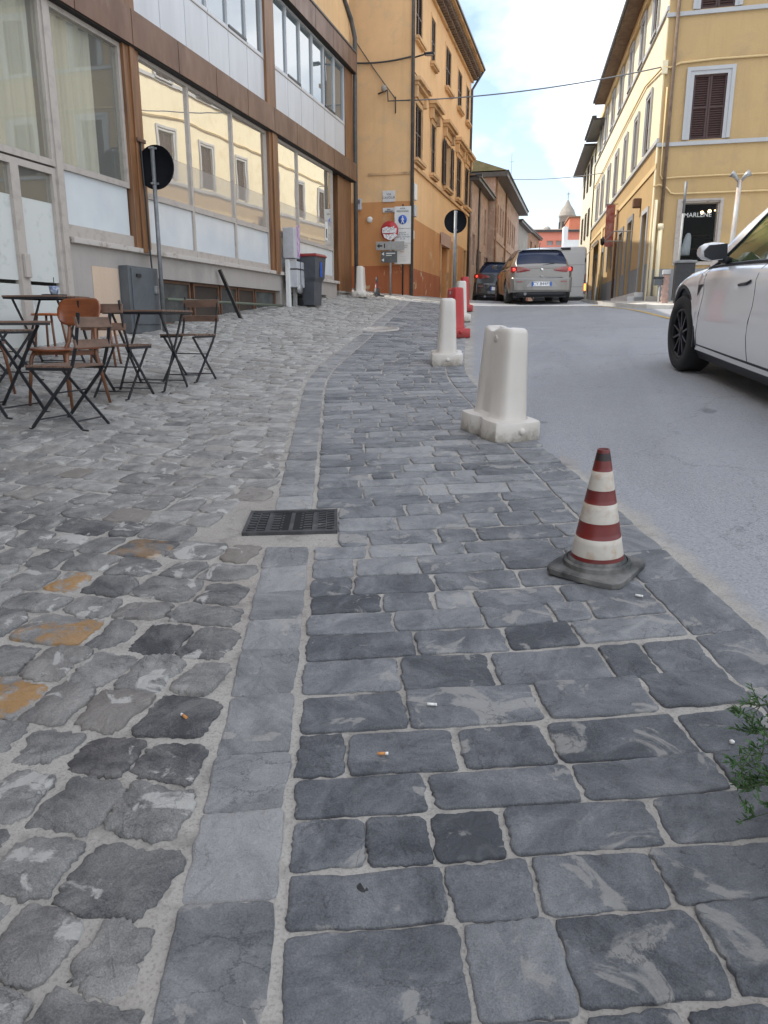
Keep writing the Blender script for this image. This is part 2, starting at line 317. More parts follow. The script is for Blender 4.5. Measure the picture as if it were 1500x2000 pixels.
def mortar_mat():
    m, nt, b = base_mat('mortar'); v = coords(nt)
    col = mixc(nt, ramp(nt, noise(nt, v, 2.2, 7, 0.6), 0.35, 0.7), (0.34, 0.315, 0.28), (0.465, 0.435, 0.39))
    col = mixc(nt, ramp(nt, noise(nt, v, 1.0, 5, 0.5), 0.55, 0.7, (0, 0, 0, 1), (0.5,) * 3 + (1,)), col, (0.31, 0.255, 0.22))
    col = mixc(nt, ramp(nt, noise(nt, v, 140, 3), 0.5, 0.75, (0, 0, 0, 1), (0.5,) * 3 + (1,)), col, (0.11, 0.10, 0.09))
    col = mixc(nt, ramp(nt, noise(nt, v, 9, 7, .65), 0.52, 0.68, (0, 0, 0, 1), (0.5,) * 3 + (1,)), col, (0.13, 0.12, 0.11))
    at = NN(nt, 'ShaderNodeAttribute', _attribute_name='edge'); ad = NN(nt, 'ShaderNodeMath', _operation='ADD'); LK(nt, at.outputs['Fac'], ad.inputs[0]); LK(nt, noise(nt, v, 5, 8, .7), ad.inputs[1])
    agm = NN(nt, 'ShaderNodeTexVoronoi', Scale=110.0); LK(nt, v, agm.inputs['Vector']); asp = mixc(nt, ramp(nt, agm.outputs['Color'], 0.35, 0.9, (0, 0, 0, 1), (0.6,) * 3 + (1,)), (0.285, 0.29, 0.302), (0.38, 0.38, 0.38)); asp = mixc(nt, ramp(nt, noise(nt, v, 90, 3), 0.54, 0.70, (0, 0, 0, 1), (0.5,) * 3 + (1,)), asp, (0.10, 0.10, 0.105))
    col = mixc(nt, ramp(nt, ad.outputs[0], .62, 1.15), col, asp)
    LK(nt, col, b.inputs['Base Color']); b.inputs['Roughness'].default_value = 0.95; b.inputs['Specular IOR Level'].default_value = 0.15
    bump(nt, b, noise(nt, v, 45, 8, 0.7), 0.008); return m

M_ASPH = asphalt_mat(); M_MORT = mortar_mat()
M_SLAB = stone_mat('slate_slab', (0.062, 0.065, 0.072), (0.160, 0.164, 0.171), (0.325, 0.322, 0.318), (0.36, 0.345, 0.315), 0.6)
M_COBB = stone_mat('slate_cobble', (0.058, 0.057, 0.061), (0.195, 0.188, 0.178), (0.41, 0.39, 0.36), (0.46, 0.44, 0.405), 0.85, paint=True, cleft=1.5, brownish=(0.20, 0.17, 0.145))
M_STRIP = stone_mat('gutter_stone', (0.085, 0.087, 0.091), (0.195, 0.195, 0.195), (0.34, 0.335, 0.325), (0.38, 0.36, 0.33), 0.6)
M_PAVE = pm('pale_paving', (0.50, 0.47, 0.42), (0.40, 0.375, 0.34), 0.85, scale=4, bmp=0.003)
M_YLINE = pm('yellow_paint', (0.52, 0.34, 0.07), (0.30, 0.24, 0.12), 0.7, scale=30, lo=0.45, hi=0.6)
M_ORANGE = plaster('ochre_orange_plaster', (0.79, 0.505, 0.265), 0.92, (0.68, 0.45, 0.25), .52, .68, 1.5, .09)
M_ORSIDE = plaster('weathered_ochre_plaster', (0.76, 0.49, 0.255), 0.88, (0.58, 0.42, 0.25), 0.52, 0.7, 1.6, .14)
M_ORLOW = plaster('salmon_paint', (0.56, 0.275, 0.115), 0.9, (0.55, 0.36, 0.2), 0.6, 0.7)
M_DADO = plaster('brick_red_dado', (0.40, 0.135, 0.06), 0.85, (0.52, 0.38, 0.24), 0.6, 0.66, 2.2)
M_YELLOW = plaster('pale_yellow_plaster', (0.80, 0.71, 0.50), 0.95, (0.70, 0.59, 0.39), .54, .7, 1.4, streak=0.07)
M_YELSHADE = plaster('shaded_yellow_plaster', (0.50, 0.35, 0.175), 0.93, (0.43, 0.305, 0.165), .52, .68, 1.5, streak=0.09)  # darker copy of the yellow plaster, with shade put into its colour
M_GREYDADO = plaster('grey_dado', (0.26, 0.27, 0.28), 0.9)
M_GREYTRIM = plaster('grey_trim', (0.47, 0.475, 0.48), 0.92, streak=0.05)
M_TRIMY = plaster('yellow_trim', (0.66, 0.50, 0.27), 0.95)
M_TRIMO = plaster('ochre_trim', (0.68, 0.44, 0.235), 0.8, (0.36, 0.24, 0.14), 0.5, 0.65)
M_BRICKP = plaster('pinkish_brick', (0.46, 0.325, 0.265), 0.8, (0.52, 0.40, 0.34), 0.48, 0.62, 3.0)
M_BRICKD = plaster('brown_brick', (0.33, 0.19, 0.12), 0.8, (0.42, 0.28, 0.19), 0.5, 0.65, 3.0)
M_RED = plaster('salmon_red_plaster', (0.72, 0.27, 0.19), 0.93, streak=0.04)
M_REDB = plaster('terracotta_plaster', (0.62, 0.22, 0.13), 0.9)
M_WHITEP = plaster('white_plaster', (0.72, 0.72, 0.70), 0.93, streak=0.04)
M_STONE = plaster('grey_stone', (0.36, 0.33, 0.29), 0.75, (0.22, 0.21, 0.19))
M_TOWER = plaster('tower_stone', (0.33, 0.295, 0.25), 0.75, (0.44, 0.38, 0.31))
M_BASEG = pm('dusty_basement_glass', (0.055, 0.06, 0.06), (0.09, 0.095, 0.09), 0.25, scale=5)
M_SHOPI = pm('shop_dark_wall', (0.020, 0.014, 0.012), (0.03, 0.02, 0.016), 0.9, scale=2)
M_CONC = plaster('plinth_concrete', (0.38, 0.345, 0.315), 0.88, (0.27, 0.25, 0.23), 0.56, 0.72)
M_CONCP = plaster('peach_patch', (0.58, 0.44, 0.33), 0.93)
M_LEDGE = pm('ledge_stone', (0.46, 0.42, 0.38), (0.24, 0.17, 0.12), 0.8, scale=9, lo=0.55, hi=0.7)
M_TILE = pm('roof_tile', (0.19, 0.115, 0.075), (0.30, 0.20, 0.13), 0.9, scale=5, bmp=0.01, bscale=20)
M_MOSS = pm('mossy_roof', (0.17, 0.165, 0.085), (0.26, 0.22, 0.13), 0.95, scale=3, bmp=0.03, bscale=14)
M_SOFFIT = pm('brown_soffit', (0.20, 0.14, 0.10), (0.13, 0.09, 0.065), 0.9, scale=6)
M_GUTTER = pm('dark_gutter', (0.055, 0.055, 0.055), (0.09, 0.08, 0.07), 0.5, scale=8)
M_SHUT = pm('brown_shutter', (0.065, 0.030, 0.026), (0.050, 0.024, 0.021), 0.6, scale=10)
M_SHUTD = pm('dark_shutter', (0.052, 0.030, 0.025), (0.036, 0.022, 0.02), 0.6, scale=10)
M_BROWN = pm('brown_metal', (0.165, 0.083, 0.048), (0.120, 0.060, 0.036), 0.45, scale=2.2, stretch=(1, 1, 0.4), rvar=0.08, c3=(.21, .13, .09), s3=4, lo3=.56, hi3=.75)
M_BROWNC = pm('brown_column_metal', (0.23, 0.105, 0.042), (0.13, 0.062, 0.03), 0.45, scale=5, stretch=(3, 3, 0.25))
M_DARKSEAM = pm('dark_seam', (0.02, 0.017, 0.015), rough=0.8)
M_WHPANEL = pm('white_enamel_panel', (0.56, 0.565, 0.58), (0.49, 0.495, 0.51), 0.35, scale=1.6, c3=(.42, .41, .40), s3=3.5, lo3=.58, hi3=.8, stretch=(2, 2, .25))
M_ALU = pm('pale_frame', (0.42, 0.375, 0.335), (0.33, 0.29, 0.26), 0.5, scale=8, lo=0.5, hi=0.7)
M_FROST = pm('frosted_glass', (0.60, 0.63, 0.64), (0.54, 0.57, 0.60), 0.12, scale=1.6, spec=0.5)
M_PAPER = pm('paper_covered_glass', (0.56, 0.575, 0.55), (0.40, 0.42, 0.40), 0.35, scale=7, lo=0.55, hi=0.75)
M_MIRROR = glass_mat('reflective_glazing', 0.56, back=(0.42, 0.37, 0.29))
M_MIRRUP = glass_mat('upper_glazing', 0.27, back=(0.13, 0.16, 0.17))
M_CLEAR = glass_mat('shop_glazing', 0.10, (0.95, 0.95, 0.92), haze=.16)
M_LOWPANE = glass_mat('grey_lower_pane', 0.30, rough=0.02, back=(0.40, 0.36, 0.31))
M_SHOPG = glass_mat('shop_window_glass', 0.006, (0.9, 0.9, 0.9))
M_CURT = pm('curtain_fabric', (0.74, 0.72, 0.62), (0.58, 0.57, 0.49), 0.9, scale=3, stretch=(1, 6, 0.05))
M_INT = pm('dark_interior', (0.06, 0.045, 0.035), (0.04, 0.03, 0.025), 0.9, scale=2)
M_INTL = pm('grey_interior', (0.26, 0.25, 0.23), rough=0.9)
M_BLACK = pm('black_steel', (0.012, 0.013, 0.016), (0.02, 0.02, 0.024), 0.38, scale=20)
M_BLACKP = pm('black_plastic', (0.018, 0.018, 0.02), (0.028, 0.028, 0.03), 0.55, scale=15)
M_SIGNB = pm('black_sign_back', (0.008, 0.009, 0.012), (0.012, 0.013, 0.016), 0.8, scale=5, spec=0.15)
M_GALV = pm('galvanised_steel', (0.30, 0.31, 0.32), (0.40, 0.40, 0.40), 0.45, 0.6, scale=14)
M_GALVD = pm('dull_steel', (0.20, 0.205, 0.21), (0.14, 0.145, 0.15), 0.5, 0.4, scale=10)
M_DWOOD = pm('dark_wood_slat', (0.185, 0.112, 0.078), (0.115, 0.068, 0.048), 0.6, scale=7, stretch=(1, 14, 1), bmp=0.001)
M_SWOOD = pm('reddish_plywood', (0.235, 0.070, 0.024), (0.175, 0.050, 0.018), 0.28, scale=4, stretch=(1, 9, 9), coat=0.3)
M_LWOOD = pm('brown_beech', (0.20, 0.085, 0.042), (0.15, 0.062, 0.03), 0.4, scale=5, stretch=(6, 6, 1))
M_PLAW = pm('white_polyethylene', (0.60, 0.555, 0.50), (0.56, 0.515, 0.46), 0.42, scale=3, c3=(0.46, 0.385, 0.31), s3=2.6, lo3=0.58, hi3=0.8, bmp=0.0015, bscale=30)
def grime(m, col, z0=.15):
    nt = m.node_tree; b = nt.nodes['Principled BSDF']; co = NN(nt, 'ShaderNodeTexCoord'); sx = NN(nt, 'ShaderNodeSeparateXYZ'); LK(nt, co.outputs['Object'], sx.inputs[0])
    mr = NN(nt, 'ShaderNodeMapRange'); mr.inputs['From Max'].default_value = z0; mr.inputs['To Min'].default_value = .32; mr.inputs['To Max'].default_value = -.04; LK(nt, sx.outputs[2], mr.inputs[0])
    ad = NN(nt, 'ShaderNodeMath', _operation='ADD'); LK(nt, mr.outputs[0], ad.inputs[0]); LK(nt, noise(nt, co.outputs['Object'], 13, 9, .7), ad.inputs[1])
    old = b.inputs['Base Color'].links[0].from_socket; LK(nt, mixc(nt, ramp(nt, ad.outputs[0], .62, .85, (0, 0, 0, 1), (.75,) * 3 + (1,)), old, col), b.inputs['Base Color'])
    sc = noise(nt, coords(nt, scale=(1, 1, .25)), 30, 6, .7)
    LK(nt, mixc(nt, ramp(nt, sc, .66, .74, (0, 0, 0, 1), (.4,) * 3 + (1,)), b.inputs['Base Color'].links[0].from_socket, tuple(x * .8 for x in col)), b.inputs['Base Color'])
grime(M_PLAW, (.26, .225, .175))
M_PLAR = pm('red_polyethylene', (0.42, 0.022, 0.020), (0.34, 0.02, 0.018), 0.4, scale=3)
grime(M_PLAR, (.16, .05, .04))
M_PLAWB = pm('dirty_white_polyethylene', (0.52, 0.49, 0.44), (0.36, 0.335, 0.28), 0.5, scale=5)
M_CRED = pm('cone_red', (0.150, 0.014, 0.011), (0.105, 0.011, 0.01), 0.42, scale=7)
M_CWHT = pm('cone_white', (0.50, 0.46, 0.40), (0.44, 0.40, 0.345), 0.5, scale=6, c3=(0.34, 0.20, 0.10), s3=8, lo3=0.50, hi3=0.72)
M_CBLK = pm('cone_scorched_tip', (0.022, 0.012, 0.012), (0.09, 0.012, 0.01), 0.5, scale=16, lo=0.5, hi=0.62)
M_RUB = pm('rubber_base', (0.022, 0.022, 0.022), (0.05, 0.05, 0.047), 0.75, scale=8, c3=(0.20, 0.19, 0.175), s3=5, lo3=0.40, hi3=0.68)
M_IRON = pm('cast_iron', (0.030, 0.030, 0.032), (0.085, 0.085, 0.088), 0.6, scale=10, lo=0.45, hi=0.75, c3=(0.24, 0.225, 0.2), s3=12, lo3=0.62, hi3=0.75)
M_PIT = pm('drain_pit', (0.006, 0.006, 0.006), rough=0.9)
M_TYRE = pm('tyre_rubber', (0.012, 0.012, 0.013), (0.018, 0.018, 0.018), 0.75, scale=20)
M_RIMB = pm('black_alloy', (0.022, 0.023, 0.028), rough=0.3, metal=0.5)
M_RIMS = pm('silver_alloy', (0.45, 0.45, 0.46), rough=0.35, metal=0.8)
M_CWHITE = pm('white_car_paint', (0.80, 0.81, 0.82), rough=0.25, coat=1.0)
M_CGREY = pm('grey_car_paint', (0.165, 0.155, 0.145), rough=0.3, metal=0.4, coat=1.0)
M_CDARK = pm('dark_car_paint', (0.028, 0.026, 0.026), rough=0.25, coat=1.0)
M_VAN = pm('silver_van_paint', (0.50, 0.51, 0.54), rough=0.35, metal=0.3, coat=0.6)
M_CGLASS = glass_mat('tinted_car_glass', 0.16, (0.42, 0.5, 0.32))
M_CGLASSD = pm('dark_car_glass', (0.008, 0.012, 0.030), rough=0.04, spec=0.45)
M_TRIM = pm('black_trim', (0.012, 0.013, 0.018), rough=0.45)
M_CHROME = pm('chrome', (0.7, 0.7, 0.7), rough=0.12, metal=1.0)
M_TAILR = pm('red_tail_lens', (0.20, 0.012, 0.014), rough=0.12, coat=1.0)
M_TAILON = pm('lit_tail_lens', (0.6, 0.03, 0.02), rough=0.2, emit=((1.0, 0.05, 0.03), 1.1))
M_BLINK = pm('amber_lamp', (0.7, 0.25, 0.05), rough=0.2, emit=((1.0, 0.30, 0.05), 1.6))
M_PLATE = pm('plate_white', (0.75, 0.76, 0.78), rough=0.4)
M_BLUE = pm('sign_blue', (0.012, 0.085, 0.42), rough=0.4)
M_REDS = pm('sign_red', (0.42, 0.018, 0.02), (0.36, 0.016, 0.018), 0.4)
M_WHITE = pm('sign_white', (0.70, 0.70, 0.68), (0.62, 0.62, 0.60), 0.5, scale=4)
M_STICK = pm('sticker_scraps', (0.74, 0.72, 0.72), (0.36, 0.33, 0.34), 0.6, scale=26, lo=0.5, hi=0.6)
M_INK = pm('black_lettering', (0.015, 0.015, 0.015), rough=0.6)
M_INKG = pm('grey_lettering', (0.10, 0.10, 0.11), rough=0.7)
M_DGREY = pm('dark_grey_sign', (0.10, 0.105, 0.105), (0.075, 0.08, 0.08), 0.5, scale=8)
M_LGREY = pm('pale_grey_sign', (0.34, 0.335, 0.32), (0.28, 0.275, 0.26), 0.5, scale=8)
M_MARBLE = pm('white_marble', (0.64, 0.63, 0.62), (0.55, 0.545, 0.54), 0.5, scale=5)
M_CAB = pm('grey_cabinet', (0.095, 0.105, 0.115), (0.075, 0.083, 0.09), 0.55, scale=5)
M_BOX = pm('light_grey_box', (0.47, 0.47, 0.49), (0.40, 0.40, 0.42), 0.5, scale=6)
M_PURP = pm('purple_poster', (0.32, 0.16, 0.36), (0.6, 0.5, 0.6), 0.6, scale=12)
M_BIN = pm('bin_grey', (0.070, 0.075, 0.085), (0.058, 0.062, 0.07), 0.5, scale=5)
M_BINRED = pm('bin_lid_red', (0.22, 0.022, 0.018), rough=0.45)
M_GREENP = pm('green_rail', (0.10, 0.14, 0.095), (0.14, 0.13, 0.10), 0.5, scale=14)
M_RUST = pm('rusty_frame', (0.16, 0.075, 0.04), (0.10, 0.06, 0.04), 0.7, scale=10)
M_LEAF = pm('fern_leaf', (0.024, 0.075, 0.016), (0.060, 0.13, 0.03), 0.55, scale=60)
M_STEM = pm('fern_stem', (0.06, 0.085, 0.03), rough=0.6)
M_POT = pm('grey_planter', (0.14, 0.135, 0.13), (0.19, 0.18, 0.17), 0.8, scale=6)
M_CIGO = pm('cigarette_filter', (0.50, 0.22, 0.07), rough=0.8)
M_CIGW = pm('cigarette_paper', (0.72, 0.70, 0.66), rough=0.8)
M_BULB = pm('warm_bulb', (1, 0.8, 0.5), rough=0.4, emit=((1.0, 0.72, 0.38), 3.0))
M_CLOTH = pm('pale_blue_cloth', (0.50, 0.56, 0.58), (0.40, 0.45, 0.47), 0.85, scale=8, stretch=(6, 6, 0.4))
M_CUPB = pm('blue_ceramic', (0.10, 0.14, 0.26), (0.5, 0.52, 0.55), 0.3, scale=40)
M_CABLE = pm('cable_sheath', (0.16, 0.165, 0.17), rough=0.6)
M_CABLED = pm('dark_cable', (0.05, 0.05, 0.05), rough=0.6)
M_ROLLB = pm('pink_brick', (0.62, 0.42, 0.36), (0.5, 0.34, 0.29), 0.8, scale=12)
M_ORANGEP = pm('orange_marker', (0.7, 0.2, 0.03), rough=0.5)
M_GREENS = pm('green_sign', (0.03, 0.30, 0.08), rough=0.5)
M_AWN = pm('beige_awning', (0.62, 0.53, 0.40), (0.5, 0.42, 0.31), 0.8, scale=8)

# ============================================================ GROUND
def grid_lines(dense, far): return sorted({round(a, 3) for a in dense} | set(far))
gx = grid_lines(np.arange(-8, 8.01, 0.5), [-300, -120, -60, -30, -18, -12, 12, 18, 30, 60, 120, 300])
gy = grid_lines(np.arange(-4, 34.01, 0.5), [-120, -60, -30, -15, -8, 40, 50, 65, 90, 140, 220, 400])
mb = MB(); nx = len(gx)
mb.add([(x, y, G(x, y)) for y in gy for x in gx], [(j * nx + i, j * nx + i + 1, (j + 1) * nx + i + 1, (j + 1) * nx + i) for j in range(len(gy) - 1) for i in range(nx - 1)], 0, True)
struct('road', mb, M_ASPH)

YS = np.arange(-6, 24, 0.05)
def slope(y):
    t = min(max((y - 7) / 2, 0), 1); return -0.325 + 0.18 * t
XSV = np.zeros(len(YS)); k0 = int(np.argmin(abs(YS))); XSV[k0] = -0.14
for i in range(k0 + 1, len(YS)): XSV[i] = XSV[i - 1] + 0.05 * slope(YS[i])
for i in range(k0 - 1, -1, -1): XSV[i] = XSV[i + 1] - 0.05 * slope(YS[i])
def xs(y): return float(np.interp(y, YS, XSV))
def PW(y, wv):
    s = slope(y); L = sqrt(1 + s * s); return (xs(y) + wv / L, y - wv * s / L)
def WP(x, y):
    p = y
    for _ in range(6):
        s = slope(p); L = sqrt(1 + s * s); wv = (x - xs(p)) / L - (y - p) * s / L; p = y + wv * s / L
    return p, wv
# mortar bed under the stones, with a ragged edge towards the asphalt
mb = MB(); ws = [-9, -7.5] + list(np.arange(-6.5, 1.3, 0.2)) + [1.35, 1.50, 1.56, 1.62, 1.70, 1.80]
yy = np.arange(-2, 22.6, 0.2); vs = []
for y in yy:
    for i, wv in enumerate(ws):
        if i >= len(ws) - 4: wv += (i - len(ws) + 5) / 4 * (0.03 * sin(y * 2.1) * sin(y * .9 + 1) + 0.02 * max(0, y - 5))
        x_, y_ = PW(y, wv); vs.append((x_, y_, G(x_, y_) + 0.004 - (0.003 if i == len(ws) - 1 else 0)))
n = len(ws)
mb.add(vs, [(j * n + i, j * n + i + 1, (j + 1) * n + i + 1, (j + 1) * n + i) for j in range(len(yy) - 1) for i in range(n - 1)], 0, True)
pv = struct('pavement', mb, M_MORT, fix=False); ea = pv.data.color_attributes.new('edge', 'FLOAT_COLOR', 'POINT'); ea.data.foreach_set('color', [c for y in yy for i in range(n) for c in ((max(0, (i - n + 5) / 4),) * 3 + (1,))])

class Stones:
    def __init__(s): s.mb = MB(); s.c = []
    def add(s, q, tone, hue, flag=0, top=0.012, dome=0.004, n=5, jit=0.006, tilt=0.004, rounded=0.12):
        """q: four plan corners; irregular outline with softened corners, rim and slightly uneven top"""
        q = [np.array(p) for p in q]; pts = []; cx = sum(q) / 4
        ph = [random.uniform(0, 6.28) for _ in range(4)]; am = [random.gauss(0, 1) * jit * f for f in (.55, .7, .5, .35)]
        for e in range(4):
            a, b = q[e], q[(e + 1) % 4]
            for i in range(n):
                t = i / n; p = a * (1 - t) + b * t; th = (e + t) * pi / 2
                tc = min(t, 1 - t) * np.linalg.norm(b - a); pull = max(0, 1 - tc / rounded) ** 2 * rounded * 0.36
                dvec = cx - p; L = np.linalg.norm(dvec)
                d = pull + sum(am[k] * sin((2, 3, 5, 9)[k] * th + ph[k]) for k in range(4)) + random.gauss(0, jit * (.22 if n < 9 else .5))
                pts.append(p + dvec / L * d)
        tx, ty = random.uniform(-tilt, tilt), random.uniform(-tilt, tilt)
        w_ = max(np.linalg.norm(q[1] - q[0]), .1)
        def zt(p, h):
            r = p - cx; return G(p[0], p[1]) + h + (tx * r[0] + ty * r[1]) / w_ * 2
        rings = [(0, -0.012, 0), (0, top * 0.7, 0), (.0025 + dome * .3, top * .97, .0), (.007 + dome * 1.2, top + dome * .5, .0012), (.04 + dome * 1.5, top + dome * .9, .002)]
        N = len(pts); vs = []
        for ins, h, nz in rings:
            for p in pts:
                dv = cx - p; L = np.linalg.norm(dv); pp = p + dv / L * min(ins, L * .8); vs.append((pp[0], pp[1], zt(pp, h) + random.uniform(-nz, nz)))
        vs.append((cx[0], cx[1], zt(cx, top + dome)))
        fs = [(r * N + k, r * N + (k + 1) % N, (r + 1) * N + (k + 1) % N, (r + 1) * N + k) for r in range(len(rings) - 1) for k in range(N)]
        fs += [((len(rings) - 1) * N + k, (len(rings) - 1) * N + (k + 1) % N, len(rings) * N) for k in range(N)]
        s.mb.add(vs, fs, 0, True); s.c += [(tone, hue, random.random(), flag)] * len(vs)
    def build(s, name, mat):
        o = struct(name, s.mb, mat, fix=False)
        a = o.data.color_attributes.new('stone', 'FLOAT_COLOR', 'POINT'); a.data.foreach_set('color', [v for c in s.c for v in c]); return o
def det(y): return 16 if y < 2.4 else (9 if y < 4 else (5 if y < 7 else 3))

# gutter strip of long stones beside the cobbles
S = Stones(); y = 0.2
DR0, DR1 = 3.16, 3.58
while y < 21:
    L = random.uniform(0.19, 0.30)
    if not (y + L > DR0 + .06 and y < DR1 - .03):
        g = 0.012
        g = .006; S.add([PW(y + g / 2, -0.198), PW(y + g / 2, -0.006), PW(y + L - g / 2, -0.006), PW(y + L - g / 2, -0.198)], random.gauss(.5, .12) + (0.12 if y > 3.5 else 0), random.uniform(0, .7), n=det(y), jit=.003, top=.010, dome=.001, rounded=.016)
    y += L
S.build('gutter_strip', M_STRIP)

# rectangular slate slabs of the footpath
S = Stones(); y = 0.3
while y < 20.6:
    h = random.choice([random.uniform(.135, .165), random.uniform(.15, .175), random.uniform(.17, .205)])
    if y > 4: h *= 0.95
    x0 = 0.012 if not (y + h > DR0 - .03 and y < DR1 - .13) else .125; wend = 1.29; skew = random.uniform(-.012, .012); rowtone = random.gauss(0, .05)
    x = x0 - (random.uniform(0, .0))
    while x < wend - 0.02:
        L = random.choice([random.uniform(.13, .2), random.uniform(.22, .34), random.uniform(.28, .4)])
        if wend - (x + L) < 0.12: L = wend - x
        g = random.uniform(.007, .017); gv = random.uniform(.007, .015)
        hh = lambda: random.uniform(-.005, .005)
        a = x + g / 2; b = x + L - g / 2
        inside_drain = False
        if not inside_drain:
            S.add([PW(y + gv / 2 + skew * a + hh(), a + hh()), PW(y + gv / 2 + skew * b + hh(), b + hh()), PW(y + h - gv / 2 + skew * b + hh(), b + hh()), PW(y + h - gv / 2 + skew * a + hh(), a + hh())],
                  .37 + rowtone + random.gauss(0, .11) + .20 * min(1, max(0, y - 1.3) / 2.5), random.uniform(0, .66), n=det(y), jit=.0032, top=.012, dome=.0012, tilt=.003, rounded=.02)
        x += L
    y += h
# border row along the carriageway
y = 0.3
while y < 20.6:
    L = random.uniform(.24, .42)
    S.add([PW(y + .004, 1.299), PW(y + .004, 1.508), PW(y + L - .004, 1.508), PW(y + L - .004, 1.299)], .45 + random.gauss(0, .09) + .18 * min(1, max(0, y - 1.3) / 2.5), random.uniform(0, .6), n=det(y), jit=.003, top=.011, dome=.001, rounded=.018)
    y += L
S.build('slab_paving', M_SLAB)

# rounded cobbles on the left
S = Stones(); y = 0.5; orange = [(-1.98, 2.44, .85), (-1.82, 2.14, .75), (-1.56, 1.69, .85), (-1.95, 2.83, .45)]; used_o = set()
while y < 21.2:
    h = random.uniform(.165, .225) if y < 4 else random.uniform(.15, .20)
    # start where the row meets the gutter strip
    xr = xs(y) - 0.25
    for _ in range(8):
        p, wv = WP(xr, y + h / 2); xr -= (wv + 0.225) * 0.95
    x = xr
    while x > -6.05 - (0.35 if y < 8 else 0):
        L = random.choice([random.uniform(.17, .23), random.uniform(.2, .3), random.uniform(.15, .2)]); g = random.uniform(.010, .026) if y < 3 else random.uniform(.006, .016); gv = random.uniform(.010, .024) if y < 3 else random.uniform(.006, .014)
        a = x - g / 2; b = x - L + g / 2; bend = 0.045 * sin(x * 1.1 + y * .35) + .03 * (x + 2)*.4
        hh = lambda: random.uniform(-.014, .014)
        c0 = (x - L / 2, y + h / 2 + bend)
        if not (-1.60 < a and b < -1.0 and y + h + bend > 3.20 and y + bend < 3.56):
            flag = 0
            for o_ in orange:
                if o_ not in used_o and abs(o_[0] - c0[0]) < L / 2 + .015 and abs(o_[1] - c0[1]) < h / 2 + .015: flag = o_[2]; used_o.add(o_); break
            S.add([(b + hh(), y + gv / 2 + bend + hh()), (a + hh(), y + gv / 2 + bend + hh()), (a + hh(), y + h - gv / 2 + bend + hh()), (b + hh(), y + h - gv / 2 + bend + hh())],
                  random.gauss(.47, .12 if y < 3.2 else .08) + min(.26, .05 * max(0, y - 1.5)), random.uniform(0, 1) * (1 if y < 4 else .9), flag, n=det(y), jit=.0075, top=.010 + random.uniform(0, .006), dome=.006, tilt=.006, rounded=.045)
        x -= L
    y += h
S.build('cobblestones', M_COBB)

# pale pavement, right side and in front of the orange house
def slab_poly(name, poly, h, mat, base=0.0):
    vs = [(x, y, G(x, y) + base) for x, y in poly] + [(x, y, G(x, y) + h) for x, y in poly]; n = len(poly)
    mb = MB().add(vs, [tuple(range(n))[::-1], tuple(range(n, 2 * n))] + [(i, (i + 1) % n, (i + 1) % n + n, i + n) for i in range(n)])
    return struct(name, mb, mat)
slab_poly('right_pavement', [(1.9, 19.45), (8, 19.6), (20, 20), (20, 21.9), (1.5, 21.9), (1.0, 27), (-0.35, 43), (-1.0, 43), (-0.25, 26), (-0.12, 21.6), (0.45, 20.2), (1.36, 19.36)], 0.085, M_PAVE, -0.3)
slab_poly('left_pavement', [(-9, 21.0), (-4.2, 21.0), (-3.75, 21.4), (-3.75, 32.3), (-3.6, 45), (-5.2, 45), (-5.2, 21.75), (-9, 21.75)], 0.05, M_PAVE, -0.3)
# yellow line on the asphalt
mb = MB(); pts = [(0.1, 20.1), (0.55, 19.62), (0.95, 18.95), (1.2, 17.9), (1.44, 16.45), (1.75, 14.8), (2.2, 12.5), (3.0, 9.0)]
vs = []
for i, p in enumerate(pts):
    a = np.array(pts[max(i - 1, 0)]); b = np.array(pts[min(i + 1, len(pts) - 1)]); t = (b - a) / np.linalg.norm(b - a); nn = np.array((t[1], -t[0])) * .055
    for s_ in (1, -1): q = np.array(p) + nn * s_; vs.append((q[0], q[1], G(*q) + .006))
mb.add(vs, [(2 * i, 2 * i + 1, 2 * i + 3, 2 * i + 2) for i in range(len(pts) - 1)]); struct('yellow_road_line', mb, M_YLINE)

# ============================================================ SHARED FACADE PARTS
def louvre(F, u0, u1, z0, z1, d, mat, parent, open_deg=0):
    """a shutter leaf: frame and real slats"""
    mb = MB(); t = .035; b = .045 if u1 - u0 > .3 else .035
    mb.fbox(F, u0, u0 + b, z0, z1, d, d + t); mb.fbox(F, u1 - b, u1, z0, z1, d, d + t)
    zm = (z0 + z1) / 2
    for z in (z0, zm - b / 2, z1 - b): mb.fbox(F, u0 + b, u1 - b, z, z + b, d, d + t)
    n = int((z1 - z0) / .055)
    for i in range(n):
        z = z0 + b + (z1 - z0 - 2 * b) * (i + .5) / n
        mb.add([F(u0 + b, d + .006, z + .018), F(u1 - b, d + .006, z + .018), F(u1 - b, d + .03, z - .014), F(u0 + b, d + .03, z - .014),
                F(u0 + b, d + .000, z + .012), F(u1 - b, d + .000, z + .012), F(u1 - b, d + .024, z - .020), F(u0 + b, d + .024, z - .020)],
               [(0, 1, 2, 3), (7, 6, 5, 4), (0, 4, 5, 1), (2, 6, 7, 3)])
    mb.fbox(F, u0 + b, u1 - b, z0 + b, z1 - b, d - .012, d - .006)
    return part('shutter', mb, mat, parent)
